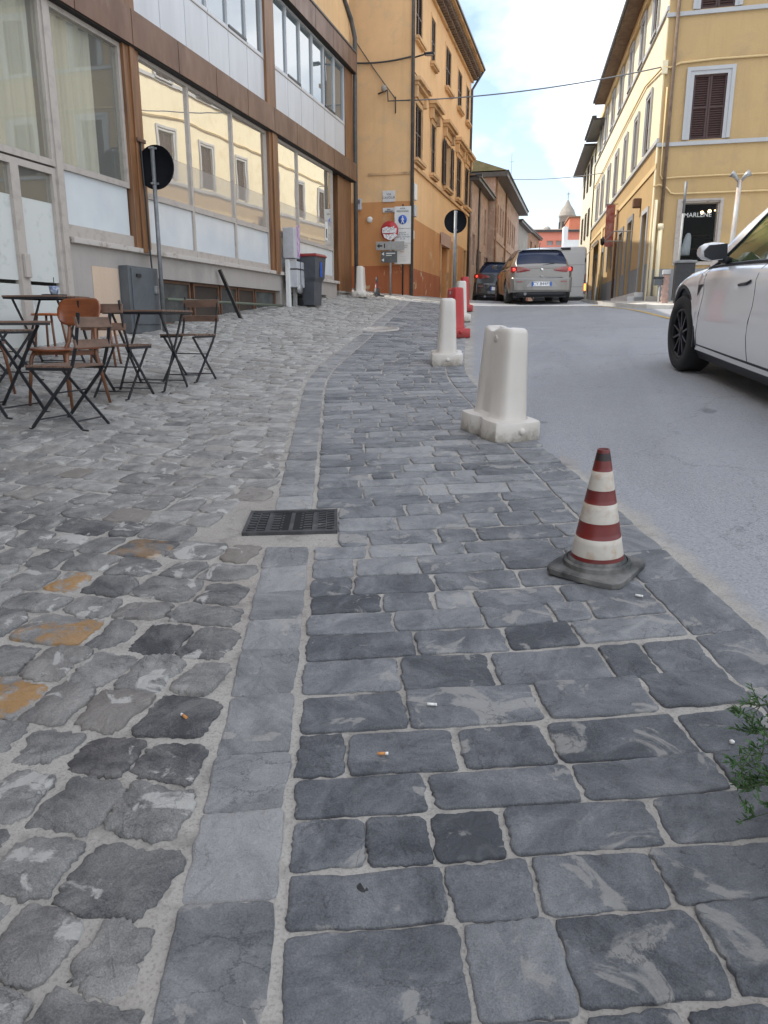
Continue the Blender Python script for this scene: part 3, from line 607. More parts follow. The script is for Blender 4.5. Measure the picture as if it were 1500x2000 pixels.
def surround(F, u0, u1, z0, z1, fw, d, mat, parent, name='window', bottom=False, step=True):
    mb = MB()
    mb.fbox(F, u0 - fw, u0, z0, z1 + fw, 0, d); mb.fbox(F, u1, u1 + fw, z0, z1 + fw, 0, d); mb.fbox(F, u0, u1, z1, z1 + fw, 0, d)
    if step:
        e = fw * .45
        mb.fbox(F, u0 - fw - .012, u0 - fw + e, z0, z1 + fw + .012, d, d + .022); mb.fbox(F, u1 + fw - e, u1 + fw + .012, z0, z1 + fw + .012, d, d + .022); mb.fbox(F, u0 - fw + e, u1 + fw - e, z1 + fw - e, z1 + fw + .012, d, d + .022)
    if bottom: mb.fbox(F, u0 - fw, u1 + fw, z0 - fw, z0, 0, d)
    return part(name, mb, mat, parent)
def sill(F, u0, u1, z, mat, parent, d=.10, h=.07, ov=.1):
    mb = MB().fbox(F, u0 - ov, u1 + ov, z - h, z, .004, d).fbox(F, u0 - ov + .03, u1 + ov - .03, z - h - .05, z - h, .004, d - .04)
    return part('sill', mb, mat, parent)
def dark_glass(F, u0, u1, z0, z1, d, parent):
    return part('pane', MB().fbox(F, u0, u1, z0, z1, d - .02, d), M_CGLASSD, parent)

# ============================================================ MODERN BUILDING (left)
FL = Frame(-6, 0, 0, 1)
mod = wthing('modern_building', 'brown metal and glass building with white panels beside the cobbled terrace', 'building', (-6, 8, 0.9))
YE = 19.96; Y0 = -14.0
cols = [(0.4, .75), (4.95, 5.3), (9.65, 10.0), (14.4, 14.83)]
# plinth with basement recesses
mb = MB(); wall(mb, FL, 8.28, 18.55, 0.4, 2.2, [(10.22, 14.86, 1.0, 1.885), (15.22, 17.75, 1.0, 1.9)], 0, .55)
mb.fbox(FL, 8.27, 8.6, .4, 2.2, -.12, -.01)
plinth = part('plinth', mb, M_CONC, mod)
mb = MB().fbox(FL, 8.28, 18.6, 2.19, 2.255, -.05, .07); part('sill_ledge', mb, M_LEDGE, mod, .008)
part('wall_patch', MB().fbox(FL, 8.66, 9.22, 1.0, 1.955, .001, .006), M_CONCP, mod)
# basement windows, set back in the recess
for i, (a, b, m_) in enumerate([(10.25, 11.3, M_BASEG), (11.4, 12.3, M_INT), (12.35, 13.0, M_BASEG), (13.05, 13.75, M_INT), (13.8, 14.8, M_BASEG)]):
    mb = MB().fbox(FL, a, a + .04, 1.2, 1.88, -.14, -.08).fbox(FL, b - .04, b, 1.2, 1.88, -.14, -.08).fbox(FL, a + .04, b - .04, 1.2, 1.27, -.14, -.08).fbox(FL, a + .04, b - .04, 1.84, 1.88, -.14, -.08)
    f = part('basement_window', mb, M_RUST, mod); part('pane', MB().fbox(FL, a + .04, b - .04, 1.27, 1.84, -.13, -.11), m_, f)
# brown columns
for a, b in cols + [(19.5, YE)]:
    z0 = 2.2; z1 = 7.24
    if a > 19: continue
    mb = MB().fbox(FL, a, b, z0, 4.748, -.12, .06).fbox(FL, a + .12, b - .12, z0, 4.745, .06, .085).fbox(FL, a, b, 5.175, z1, -.12, .05)
    part('column', mb, M_BROWNC, mod, .006)
mb = MB().fbox(FL, 18.85, YE - .02, 2.02, 4.748, -.75, -.03); part('column', mb, M_BROWNC, mod, .006)
mb = MB().fbox(FL, 19.35, YE, 5.175, 7.24, -.6, .03); part('column', mb, M_BROWNC, mod, .006)
part('column_base', MB().fbox(FL, 18.75, YE, 1.55, 2.0, -1.2, -.02).fbox(FL, 18.7, YE + .02, 2.0, 2.04, -1.2, .02), M_STONE, mod)
# fascia bands made of sheet panels
for z0, z1, d in ((4.75, 5.17, .12), (7.24, 7.66, .14)):
    mb = MB(); mb.fbox(FL, Y0, YE - .02, z0 + .02, z1 - .02, -.25, d - .012, 1)
    y = Y0
    while y < YE - .1:
        e = min(y + 1.19, YE); mb.fbox(FL, y + .008, e - .008, z0, z1, d - .012, d); y += 1.19
    mb.fbox(FL, Y0, YE, z0 - .015, z0, -.2, d - .02, 1)
    part('fascia', mb, [M_BROWN, M_DARKSEAM], mod)
part('roof_edge', MB().fbox(FL, Y0, YE, 7.66, 7.70, -.3, .16), M_GUTTER, mod)
# lower storey glazing
bays = [(10.0, 11.41), (11.41, 12.92), (12.92, 14.4), (14.83, 16.03), (16.03, 18.35)]
for a, b in bays:
    fr = MB(); e = .03
    fr.fbox(FL, a, a + e, 2.26, 4.75, -.06, .0).fbox(FL, b - e, b, 2.26, 4.75, -.06, .0)
    fr.fbox(FL, a + e, b - e, 2.94, 3.02, -.06, .005).fbox(FL, a + e, b - e, 2.255, 2.36, -.06, .005).fbox(FL, a + e, b - e, 4.69, 4.75, -.06, .0)
    wf = part('window', fr, M_ALU, mod)
    part('pane', MB().fbox(FL, a + e, b - e, 3.60, 4.69, -.05, -.03), M_MIRROR, wf); part('grey_lower_pane', MB().fbox(FL, a + e, b - e, 3.02, 3.598, -.05, -.031), M_LOWPANE, wf)  # lower part of each pane is greyer and less mirror-like
    part('frosted_panel', MB().fbox(FL, a + e, b - e, 2.36, 2.94, -.05, -.03), M_FROST, wf)
for a, b in ((8.24, 9.65), (5.3, 8.14)):
    fr = MB(); e = .05
    fr.fbox(FL, a, a + e, 3.0, 4.75, -.08, .01).fbox(FL, b - e, b, 3.0, 4.75, -.08, .01).fbox(FL, a + e, b - e, 3.0, 3.07, -.08, .01).fbox(FL, a + e, b - e, 4.68, 4.75, -.08, .01)
    if a > 8: fr.fbox(FL, a, b, 2.26, 2.40, -.08, .01); fr.fbox(FL, a, a + .04, 2.4, 3.0, -.08, .01)
    wf = part('window', fr, M_ALU, mod)
    part('pane', MB().fbox(FL, a + e, b - e, 3.07, 4.68, -.05, -.03), M_CLEAR, wf)
    if a > 8: part('frosted_panel', MB().fbox(FL, a + .04, b - .02, 2.40, 3.0, -.05, -.03), M_FROST, wf)
part('door_jamb', MB().fbox(FL, 8.14, 8.24, .8, 4.75, -.1, .03), M_ALU, mod)
# glazed double door papered over from inside
for a, b in ((6.72, 7.46), (7.46, 8.14)):
    e = .065; fr = MB()
    fr.fbox(FL, a, a + e, .75, 2.98, -.09, 0).fbox(FL, b - e, b, .75, 2.98, -.09, 0).fbox(FL, a + e, b - e, 2.91, 2.98, -.09, 0).fbox(FL, a + e, b - e, .75, 1.0, -.09, 0)
    d_ = part('door', fr, M_ALU, mod)
    part('pane', MB().fbox(FL, a + e, b - e, 2.60, 2.91, -.06, -.04), M_CLEAR, d_)
    part('paper_sheet', MB().fbox(FL, a + e, b - e, 1.72, 2.60, -.06, -.045).fbox(FL, a + e, b - e, 1.0, 1.68, -.06, -.05), M_PAPER, d_)
    if a > 7: part('handle', MB().fbox(FL, a - .03, a + .05, 1.75, 2.0, .0, .045), M_ALU, d_, .008)
# upper storey: white spandrels and a strip of windows
y = 5.3 + .02
ups = []
for a, b in ((Y0, 4.95), (5.3, 9.65), (10.0, 14.4), (14.83, 19.35)):
    n = 6; 
    for i in range(n): ups.append((a + (b - a) * i / n, a + (b - a) * (i + 1) / n, i))
for a, b, i in ups:
    if b < 8: continue
    part('spandrel_panel', MB().fbox(FL, a + .006, b - .006, 5.21, 5.93, -.06, .0), M_WHPANEL, mod)
    fr = MB().fbox(FL, a, a + .014, 5.95, 7.235, -.05, .004).fbox(FL, b - .014, b, 5.95, 7.235, -.05, .004).fbox(FL, a + .022, b - .022, 5.95, 6.0, -.08, .008).fbox(FL, a + .022, b - .022, 7.2, 7.235, -.08, .008)
    wf = part('window', fr, M_WHPANEL, mod)
    part('pane', MB().fbox(FL, a + .014, b - .014, 6.0, 7.2, -.05, -.035), M_MIRRUP, wf)
    if i % 3 == 1: part('sash', MB().fbox(FL, a + .022, b - .022, 5.99, 6.03, -.03, .02), M_BLACK, wf)
part('panel_trim', MB().fbox(FL, Y0, 19.35, 5.17, 5.205, -.06, .03).fbox(FL, Y0, 19.35, 5.932, 5.95, -.08, .012), M_ALU, mod)
# inside and the unseen sides
mb = MB().fbox(FL, Y0, 18.4, .4, 7.6, -2.6, -2.5).fbox(FL, Y0, YE, 4.85, 5.1, -10, -.2).fbox(FL, Y0, 18.4, .6, .75, -2.5, -.1)
part('interior_wall', mb, M_INTL, mod)
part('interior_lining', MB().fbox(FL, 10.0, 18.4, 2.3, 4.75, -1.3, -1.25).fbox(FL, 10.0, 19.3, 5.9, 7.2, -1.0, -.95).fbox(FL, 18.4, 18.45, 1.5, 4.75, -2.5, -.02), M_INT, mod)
def curtain(u0, u1, z0, z1, d):
    mb = MB(); n = int((u1 - u0) / .035); rows = []
    for i in range(n + 1):
        u = u0 + (u1 - u0) * i / n; dd = d + .03 * sin(i * 1.1) + .012 * sin(i * .37)
        rows.append([FL(u, dd, z0), FL(u, dd, z1)])
    mb.loft(rows, closed=False, cap=False); return mb
part('curtain', curtain(8.3, 9.25, 3.05, 4.7, -.14), M_CURT, mod, fix=False); part('curtain', curtain(5.4, 8.05, 3.05, 4.7, -.14), M_CURT, mod, fix=False)
mb = MB(); wall(mb, FL, Y0, YE + .02, 7.70, 10.6, [], -.05)
mb.fbox(FL, Y0, YE + .02, 7.7, 10.5, -10, -.06); mb.fbox(FL, Y0, Y0 + .2, 0, 7.7, -10, -.3); mb.fbox(FL, Y0, YE, 0, 7.7, -10, -9.8); mb.fbox(FL, YE - .25, YE - .02, 0, 7.6, -10, -1.25)
part('upper_wall', mb, M_ORSIDE, mod)
part('roof', MB().fbox(FL, Y0 - .2, YE + .2, 10.6, 10.75, -10, .35), M_TILE, mod)
mb = MB(); mb.tube([(-5.93, 20.02, 1.9), (-5.93, 20.02, 6.2), (-5.92, 20.03, 8.05), (-6.0, 19.98, 8.45), (-6.02, 19.4, 8.75), (-6.0, 19.3, 9.3), (-6.0, 19.3, 10.7)], .055, 10)
part('drainpipe', mb, M_GUTTER, mod)
# dark passage behind the porch column
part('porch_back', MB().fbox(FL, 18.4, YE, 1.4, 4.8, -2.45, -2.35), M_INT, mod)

# ============================================================ ORANGE HOUSE
FO = Frame(-4.85, 21.65, 0, 1); FS = Frame(-4.85, 21.65, -90, -1)
OL = 10.6
og = wthing('orange_house', 'three storey orange plastered house with brown shutters at the street corner', 'building', (-4.85, 21.65, 2.0))
f1 = [(22.08, 23.0), (24.35, 25.05), (26.65, 27.75), (29.1, 30.2), (31.05, 32.1)]
t1 = [(22.08, 22.93), (24.2, 24.85), (26.62, 27.62), (29.05, 29.95), (31.0, 31.8)]
holes = []
for a, b in f1: holes.append((a - 21.65, b - 21.65, 5.66, 7.05))
for a, b in t1: holes.append((a - 21.65, b - 21.65, 8.65, 9.85))
doors = [(26.3 - 21.65, 27.55 - 21.65, 1.6, 3.75), (28.6 - 21.65, 29.5 - 21.65, 1.6, 3.95), (31.05 - 21.65, 31.6 - 21.65, 2.6, 4.0)]
mb = MB(); wall(mb, FO, 0, OL, 4.1, 10.35, [h for h in holes], 0, .2)
wall(mb, FO, 0, OL, 1.5, 4.1, doors, 0, .3, 1)
wall(mb, FS, 0, 6.5, 4.5, 10.35, [], 0, .2, 2); wall(mb, FS, 0, 6.5, 1.5, 4.5, [], 0, .2, 3)
mb.fbox(FO, .02, OL, 1.5, 10.3, -9, -.31, 2)
part('wall', mb, [M_ORANGE, M_ORLOW, M_ORSIDE, M_ORLOW], og)
mb = MB()
mb.fbox(FO, .0, 4.6, 1.5, 2.76, .0, .012); mb.fbox(FS, 0, 6.5, 1.5, 2.82, 0, .012); part('dado', mb, M_DADO, og)
mb = MB().fbox(FO, 0, OL, 5.38, 5.47, 0, .06).fbox(FO, 0, OL, 7.58, 7.63, 0, .035).fbox(FS, 0.02, 1.2, 5.18, 5.24, 0, .03); part('string_course', mb, M_TRIMO, og)
for (a, b) in f1:
    a -= 21.65; b -= 21.65; wn = surround(FO, a, b, 5.66, 7.05, .09, .03, M_TRIMO, og, step=False)
    m_ = (a + b) / 2
    if abs(a - 5) < .3:   # half-open shutters
        louvre(FO, a - .42, a - .02, 5.68, 7.03, .05, M_SHUTD, wn); louvre(FO, b + .02, b + .42, 5.68, 7.03, .05, M_SHUTD, wn); dark_glass(FO, a, b, 5.66, 7.05, -.12, wn)
    else:
        louvre(FO, a, m_ - .004, 5.66, 7.05, -.045, M_SHUTD, wn); louvre(FO, m_ + .004, b, 5.66, 7.05, -.045, M_SHUTD, wn)
    sill(FO, a, b, 5.66, M_TRIMO, wn, .14, .08, .14)
    mb = MB().fbox(FO, a - .35, b + .35, 7.50, 7.60, 0, .24).fbox(FO, a - .28, b + .28, 7.42, 7.50, 0, .16).fbox(FO, a - .2, b + .2, 7.22, 7.42, 0, .05)
    for u in (a - .22, b + .08): mb.fbox(FO, u, u + .14, 7.14, 7.42, 0, .13)
    part('pediment', mb, M_TRIMO, wn, .01)
for (a, b) in t1:
    a -= 21.65; b -= 21.65; wn = surround(FO, a, b, 8.65, 9.85, .07, .02, M_ORANGE, og, step=False); m_ = (a + b) / 2
    louvre(FO, a, m_ - .004, 8.65, 9.85, -.045, M_SHUTD, wn); louvre(FO, m_ + .004, b, 8.65, 9.85, -.045, M_SHUTD, wn); sill(FO, a, b, 8.65, M_TRIMO, wn, .13, .07, .1)
for i, (a, b, z0, z1) in enumerate(doors):
    if i < 2:
        dn = surround(FO, a, b, 1.9, z1, .1, .03, M_TRIMO, og, 'door'); part('leaf', MB().fbox(FO, a + .02, b - .02, 1.9, z1, -.27, -.2), M_ORLOW if i == 0 else M_SHUTD, dn)
        if i == 0: part('lintel', MB().fbox(FO, a - .16, b + .22, z1 + .02, z1 + .42, .03, .10), plaster('pink_lintel', (.5, .34, .27), .85), dn)
    else:
        dn = surround(FO, a, b, z0, z1, .06, .03, M_TRIMO, og, 'window'); louvre(FO, a, b, z0, z1, -.1, M_SHUTD, dn)
# cornice with corbels, eave and tiled roof
mb = MB(); mb.fbox(FO, -.1, OL + .1, 10.26, 10.34, 0, .08).fbox(FO, -.1, OL + .1, 10.62, 10.68, 0, .46).fbox(FS, .1, 6.5, 10.26, 10.34, 0, .08).fbox(FS, .1, 6.5, 10.62, 10.68, 0, .46)
part('cornice', mb, M_TRIMO, og)
mb = MB(); u = 0
while u < OL: mb.fbox(FO, u, u + .11, 10.34, 10.62, 0, .24).fbox(FO, u + .015, u + .095, 10.44, 10.62, .24, .36); u += .22
u = .12
while u < 6.4: mb.fbox(FS, u, u + .11, 10.34, 10.62, 0, .3); u += .22
part('corbel_row', mb, M_SOFFIT, og)
mb = MB().fbox(FO, -.55, OL + .15, 10.68, 10.74, -.1, .52).fbox(FS, -.5, 6.5, 10.685, 10.735, -.2, .52); part('gutter', mb, M_GUTTER, og)
mb = MB()
ridge = 12.6
for k in range(int((OL + .6) / .2)):
    u0 = -.5 + k * .2; ring = [(u0 + .1 - .1 * cos(t), .05 * sin(t)) for t in np.linspace(0, pi, 6)]
    mb.loft([[FO(a, .5, 10.74 + z) for a, z in ring], [FO(a, -4.4, ridge + z) for a, z in ring]], closed=False, cap=False)
mb.add([FO(-.5, .5, 10.742), FO(OL + .1, .5, 10.742), FO(OL + .1, -4.4, ridge), FO(-.5, -4.4, ridge)], [(0, 1, 2, 3)]); mb.add([FO(-.5, -9, 10.742), FO(OL + .1, -9, 10.742), FO(OL + .1, -4.4, ridge), FO(-.5, -4.4, ridge)], [(0, 1, 2, 3)])
mb.add([FO(-.5, .5, 10.742), FO(-.5, -9, 10.742), FO(-.5, -4.4, ridge)], [(0, 1, 2)])
part('roof', mb, M_TILE, og, fix=False)
mb = MB().tube([FO(-.03, .05, 1.9), FO(-.03, .05, 10.3), FO(.1, .45, 10.7)], .05, 10); part('drainpipe', mb, M_GUTTER, og)
mb = MB().tube([FO(OL - .04, .05, 2.0), FO(OL - .04, .05, 10.0), FO(OL + .1, .48, 10.7)], .045, 10); part('drainpipe', mb, M_GUTTER, og)
# boxes and small plaques on the orange house
sp = wthing('street_name_plaque', 'white marble street name plaque on the orange house', 'street sign', FS(.6, .0, 4.63))
part('slab', MB().fbox(FS, .43, .78, 4.49, 4.78, .004, .03), M_MARBLE, sp, .004)
text('lettering', 'VIA\nCAVOUR', .088, FS.mat(.605, .031, 4.64), M_INKG, sp)
sp = wthing('small_plaque', 'narrow white plaque below the marble street name plaque', 'plaque', FS(.6, 0, 4.3))
part('slab', MB().fbox(FS, .43, .78, 4.22, 4.34, .004, .025), M_MARBLE, sp, .02); part('marking', MB().fbox(FS, .5, .72, 4.235, 4.26, .025, .027).fbox(FS, .56, .66, 4.275, 4.30, .025, .027), M_INKG, sp)
sp = wthing('wall_box', 'beige alarm box on the orange house near the drainpipe', 'box', FS(1.46, 0, 4.5))
part('body', MB().fbox(FS, 1.38, 1.54, 4.30, 4.60, .004, .12), M_BOX, sp, .015); part('vent', MB().fbox(FS, 1.41, 1.51, 4.46, 4.55, .12, .125), M_GALVD, sp)
sp = wthing('junction_box', 'small round white junction box on the orange house', 'box', FS(1.16, 0, 4.1))
part('body', MB().lathe([(0, .07), (.07, .06), (.085, .0)], 16, M=Matrix.Translation(FS(1.16, .004, 4.05)) @ Matrix.Rotation(R(90), 4, 'X')), M_WHITE, sp)
for z, h, lab in ((4.55, .42, 'white weathered box high on the orange house corner'), (4.12, .3, 'grey meter box below the white box on the orange house corner'), (3.55, .22, 'slanted white label plate on the orange house wall')):
    solo('meter_box' if z > 4 else 'label_plate', MB().fbox(FO, .14, .42, z, z + h, .004, .10 if z > 4 else .03), M_WHITE if z != 4.12 else M_BOX, lab, 'box' if z > 4 else 'plate', FO(.2, 0, z), bevel=.01)
def wall_lamp(F, u, z, label, ln=.55):
    t = wthing('wall_lamp', label, 'street lamp', F(u, 0, z), 'lamps on the orange house')
    part('arm', MB().tube([F(u, 0, z), F(u, ln * .55, z + .06)], .022, 8), M_BLACK, t)
    mb = MB().fbox(F, u - .08, u + .08, z + .03, z + .09, ln * .5, ln); part('head', mb, M_BLACK, t, .02)
    part('lens', MB().fbox(F, u - .06, u + .06, z + .018, z + .03, ln * .6, ln - .03), M_GALV, t)
wall_lamp(FO, .3, 8.1, 'black wall lamp between upper shutters at the orange house corner')
wall_lamp(FO, OL - .1, 6.85, 'small black wall lamp at the far end of the orange house')

# ============================================================ YELLOW CORNER BUILDING (right)
CX, CY = 1.5, 21.8
FR_ = Frame(CX, CY, -4.5, -1); FF = Frame(CX, CY, 90, 1)
yb = wthing('corner_building', 'pale yellow corner building with grey trims and brown louvred shutters', 'building', (CX, CY, 1.7))
RL = 19.2
w1 = [(1.72, 2.42), (4.12, 4.76), (6.62, 7.2), (9.1, 9.85), (11.7, 12.4), (14.1, 14.8), (16.2, 17.0)]
gd = [(0.86, 1.75, 1.9, 4.15, 'door'), (3.85, 4.85, 2.0, 4.3, 'door'), (6.1, 7.0, 2.0, 4.2, 'door'), (9.3, 10.6, 3.2, 4.25, 'window'), (12.2, 13.1, 2.0, 4.1, 'door'), (15.0, 16.6, 2.0, 4.1, 'door')]
h1 = [(a, b, 5.82, 7.2) for a, b in w1]; h2 = [(a, b, 8.72, 9.85) for a, b in w1]; hg = [d[:4] for d in gd]
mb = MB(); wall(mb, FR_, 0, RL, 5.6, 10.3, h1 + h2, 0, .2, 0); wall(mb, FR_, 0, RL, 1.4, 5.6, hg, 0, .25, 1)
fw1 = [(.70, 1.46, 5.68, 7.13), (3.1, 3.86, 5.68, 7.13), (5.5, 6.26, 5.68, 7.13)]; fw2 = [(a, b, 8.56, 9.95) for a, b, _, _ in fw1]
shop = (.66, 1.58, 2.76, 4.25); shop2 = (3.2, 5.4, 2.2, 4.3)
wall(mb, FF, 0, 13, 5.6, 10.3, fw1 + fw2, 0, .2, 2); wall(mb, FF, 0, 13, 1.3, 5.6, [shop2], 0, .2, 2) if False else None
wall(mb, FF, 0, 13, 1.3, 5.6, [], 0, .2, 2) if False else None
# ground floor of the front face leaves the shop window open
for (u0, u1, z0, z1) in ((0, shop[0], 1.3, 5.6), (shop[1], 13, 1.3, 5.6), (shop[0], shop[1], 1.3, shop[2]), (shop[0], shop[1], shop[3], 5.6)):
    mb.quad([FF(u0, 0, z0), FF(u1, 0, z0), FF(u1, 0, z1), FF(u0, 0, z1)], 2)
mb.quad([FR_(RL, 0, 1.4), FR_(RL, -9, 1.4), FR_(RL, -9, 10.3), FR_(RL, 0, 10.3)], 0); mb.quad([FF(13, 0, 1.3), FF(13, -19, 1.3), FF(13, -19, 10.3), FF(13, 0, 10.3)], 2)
part('wall', mb, [M_YELLOW, M_YELSHADE, M_YELSHADE], yb)  # ground floor and front face take the plaster with painted shade
for (a, b) in ((0.02, .86), (1.75, 3.75), (4.95, 6.0), (7.1, 12.2), (13.1, 15.0), (16.6, RL)): part('dado', MB().fbox(FR_, a, b, 1.4, 2.78, .0, .014), M_GREYDADO, yb)
part('dado', MB().fbox(FF, 0, 13, 1.3, 2.62, 0, .014), M_GREYDADO, yb)
mb = MB().fbox(FR_, 0, RL, 5.66, 5.76, 0, .055).fbox(FR_, 0, RL, 8.60, 8.70, 0, .05).fbox(FF, -.055, 13, 5.55, 5.64, 0.0, .055).fbox(FF, -.05, 13, 8.44, 8.53, 0, .055)
part('string_course', mb, M_GREYTRIM, yb)
mb = MB().fbox(FR_, .02, RL, 5.05, 5.18, 0, .03).fbox(FR_, .02, RL, 10.05, 10.3, 0, .1); part('moulding', mb, M_TRIMY, yb)
part('corner_pilaster', MB().fbox(FR_, .02, .22, 1.4, 10.1, 0, .022), M_YELLOW, yb)
for (a, b) in w1:
    for z0, z1 in ((5.82, 7.2), (8.72, 9.85)):
        wn = surround(FR_, a, b, z0, z1, .14, .04, M_GREYTRIM, yb); m_ = (a + b) / 2
        louvre(FR_, a, m_ - .004, z0, z1, -.05, M_SHUT, wn); louvre(FR_, m_ + .004, b, z0, z1, -.05, M_SHUT, wn)
        if z0 > 8: sill(FR_, a, b, z0, M_GREYTRIM, wn, .09, .05, .12)
for (a, b, z0, z1) in fw1 + fw2:
    wn = surround(FF, a, b, z0, z1, .16, .035, M_GREYTRIM, yb); m_ = (a + b) / 2
    louvre(FF, a, m_ - .004, z0, z1, -.05, M_SHUT, wn); louvre(FF, m_ + .004, b, z0, z1, -.05, M_SHUT, wn)
for i, (a, b, z0, z1, k) in enumerate(gd):
    dn = surround(FR_, a, b, z0, z1, .16 if i else .12, .035, M_GREYDADO if i else M_GREYTRIM, yb, k, step=False)
    part('leaf' if k == 'door' else 'pane', MB().fbox(FR_, a, b, z0 if k != 'door' else 1.85, z1, -.24, -.2), M_GREYDADO if i in (1, 2, 4) else M_CGLASSD, dn)
mb = MB()
for k in range(2): mb.fbox(FR_, .55 - .0 * k, 10.2 - 4 * k, 1.6, 1.95 - .0 + .11 * k - .0, .016, .42 - .17 * k)
part('step', mb, M_MARBLE, yb, .01)
# eaves, gutters, tiled roof
mb = MB().fbox(FR_, -.55, 15.1, 10.30, 10.36, -.2, .52).fbox(FF, .0, 13, 10.305, 10.355, 0, .5); part('soffit', mb, M_SOFFIT, yb)
mb = MB().fbox(FR_, -.62, 15.15, 10.36, 10.47, .40, .60).fbox(FF, -.6, 13, 10.36, 10.46, .40, .58); part('gutter', mb, M_GUTTER, yb)
mb = MB()
for k in range(78):
    u0 = -.6 + k * .2; ring = [(u0 + .1 - .1 * cos(t), .05 * sin(t)) for t in np.linspace(0, pi, 5)]
    mb.loft([[FR_(a, .56, 10.47 + z) for a, z in ring], [FR_(a, -5, 12.3 + z) for a, z in ring]], closed=False, cap=False)
mb.add([FR_(-.6, .56, 10.472), FR_(15.1, .56, 10.472), FR_(15.1, -5, 12.3), FR_(-.6, -5, 12.3)], [(0, 1, 2, 3)]); mb.add([FR_(-.6, -12, 10.5), FR_(15.1, -12, 10.5), FR_(15.1, -5, 12.3), FR_(-.6, -5, 12.3)], [(0, 1, 2, 3)])
mb.add([FR_(-.6, .56, 10.472), FR_(-.6, -12, 10.5), FR_(-.6, -5, 12.3)], [(0, 1, 2)])
part('roof', mb, M_TILE, yb, fix=False)
mb = MB().fbox(FR_, 15.1, RL + .2, 9.72, 9.80, .0, .52).fbox(FR_, 15.1, RL + .2, 9.80, 9.90, .4, .6); part('lower_eave', mb, M_GUTTER, yb)
# pipes and painted conduits on the walls
mb = MB().tube([FF(.2, .07, 10.3), FF(.2, .07, 3.6)], .042, 10); part('downpipe', mb, M_SOFFIT, yb)
mb = MB().tube([FF(.2, .075, 3.68), FF(.2, .075, 1.75)], .058, 12).tube([FF(.2, .075, 3.72), FF(.2, .075, 3.58)], .075, 12); part('pipe_foot', mb, M_YELLOW, yb)
mb = MB().tube([FF(.05, .06, 4.3), FF(.05, .06, 1.75)], .04, 10); part('pipe_foot', mb, M_YELLOW, yb)
def conduit(pts, r=.022): part('conduit', MB().tube(pts, r, 8), M_TRIMY, yb)
conduit([FF(-.04, .05, 7.36), FF(.12, .05, 7.33), FF(.35, .035, 7.42), FF(1.2, .035, 7.45), FF(2.4, .035, 7.44), FF(12, .035, 7.46)], .025)
conduit([FF(.09, .04, 6.9), FF(.09, .04, 4.9), FF(.14, .04, 4.8), FF(.5, .04, 4.82), FF(1.4, .04, 4.83), FF(12, .04, 4.80)], .02)
conduit([FF(-.05, .05, 4.62), FF(.1, .05, 4.66), FF(.27, .05, 4.58), FF(.38, .04, 4.45), FF(.5, .04, 4.43), FF(12, .04, 4.44)], .022)
conduit([FR_(.0, .05, 7.36), FR_(3, .04, 7.75), FR_(8, .04, 7.72), FR_(14, .04, 7.6), FR_(19, .04, 7.55)], .022)
part('bracket', MB().fbox(FF, -.07, .06, 7.2, 7.5, .005, .07), M_YELLOW, yb)
part('downpipe', MB().tube([FR_(7.7, .06, 5.1), FR_(7.7, .06, 1.8)], .04, 8), M_RUST, yb)
part('downpipe', MB().tube([FR_(12.9, .06, 5.1), FR_(12.9, .06, 1.8)], .04, 8), M_TRIMY, yb)
part('corner_boiler', MB().fbox(FR_, 2.3, 2.55, 4.45, 4.7, .0, .22), M_RUST, yb, .03)
part('canopy_rail', MB().tube([FR_(3.4, .05, 3.93), FR_(3.4, .6, 3.93), FR_(6.0, .6, 3.9), FR_(6.0, .05, 3.9)], .02, 6), M_GREYTRIM, yb)
# shop window
sw = part('shop_window', (lambda m: m.fbox(FF, .57, .66, 2.70, 4.30, -.02, .03).fbox(FF, 1.58, 1.66, 2.70, 4.30, -.02, .03).fbox(FF, .66, 1.58, 4.25, 4.30, -.02, .03).fbox(FF, .66, 1.58, 2.70, 2.76, -.02, .05))(MB()), M_ALU, yb)
mb = MB().fbox(FF, .66, .70, 2.76, 4.25, -.3, -.02).fbox(FF, 1.54, 1.58, 2.76, 4.25, -.3, -.02).fbox(FF, .7, 1.54, 4.21, 4.25, -.3, -.02).fbox(FF, .7, 1.54, 2.76, 2.79, -.3, -.02); part('reveal', mb, M_LEDGE, sw)
part('pane', MB().fbox(FF, .70, 1.54, 2.79, 4.21, -.12, -.11), M_SHOPG, sw)
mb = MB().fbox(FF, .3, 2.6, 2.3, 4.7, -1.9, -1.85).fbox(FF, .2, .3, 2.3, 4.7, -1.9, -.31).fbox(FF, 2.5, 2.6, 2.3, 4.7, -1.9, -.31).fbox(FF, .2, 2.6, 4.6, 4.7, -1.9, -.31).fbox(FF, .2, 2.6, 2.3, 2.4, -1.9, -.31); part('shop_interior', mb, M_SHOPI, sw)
part('shelf', MB().fbox(FF, .4, 1.6, 3.56, 3.575, -1.85, -1.5).fbox(FF, .95, 1.6, 3.22, 3.235, -1.85, -1.5), M_RUST, sw)
text('shop_lettering', 'MARLENE', .155, FF.mat(1.085, -.105, 3.925), M_WHITE, sw, .001)
t = wthing('dress', 'pale blue dress hanging in the dark shop window', 'dress', FF(.93, -.45, 3.0))
rings = []
for z, w_, d_ in ((2.98, .125, .07), (3.15, .115, .06), (3.3, .1, .05), (3.42, .085, .045), (3.5, .06, .03), (3.53, .03, .02)):
    rings.append([FF(.88 + (z - 2.98) * .12 + w_ * cos(a) * (1 + .08 * cos(5 * a)), -.45 + d_ * sin(a), z) for a in np.linspace(0, 2 * pi, 24, endpoint=False)])
part('fabric', MB().loft(rings), M_CLOTH, t)
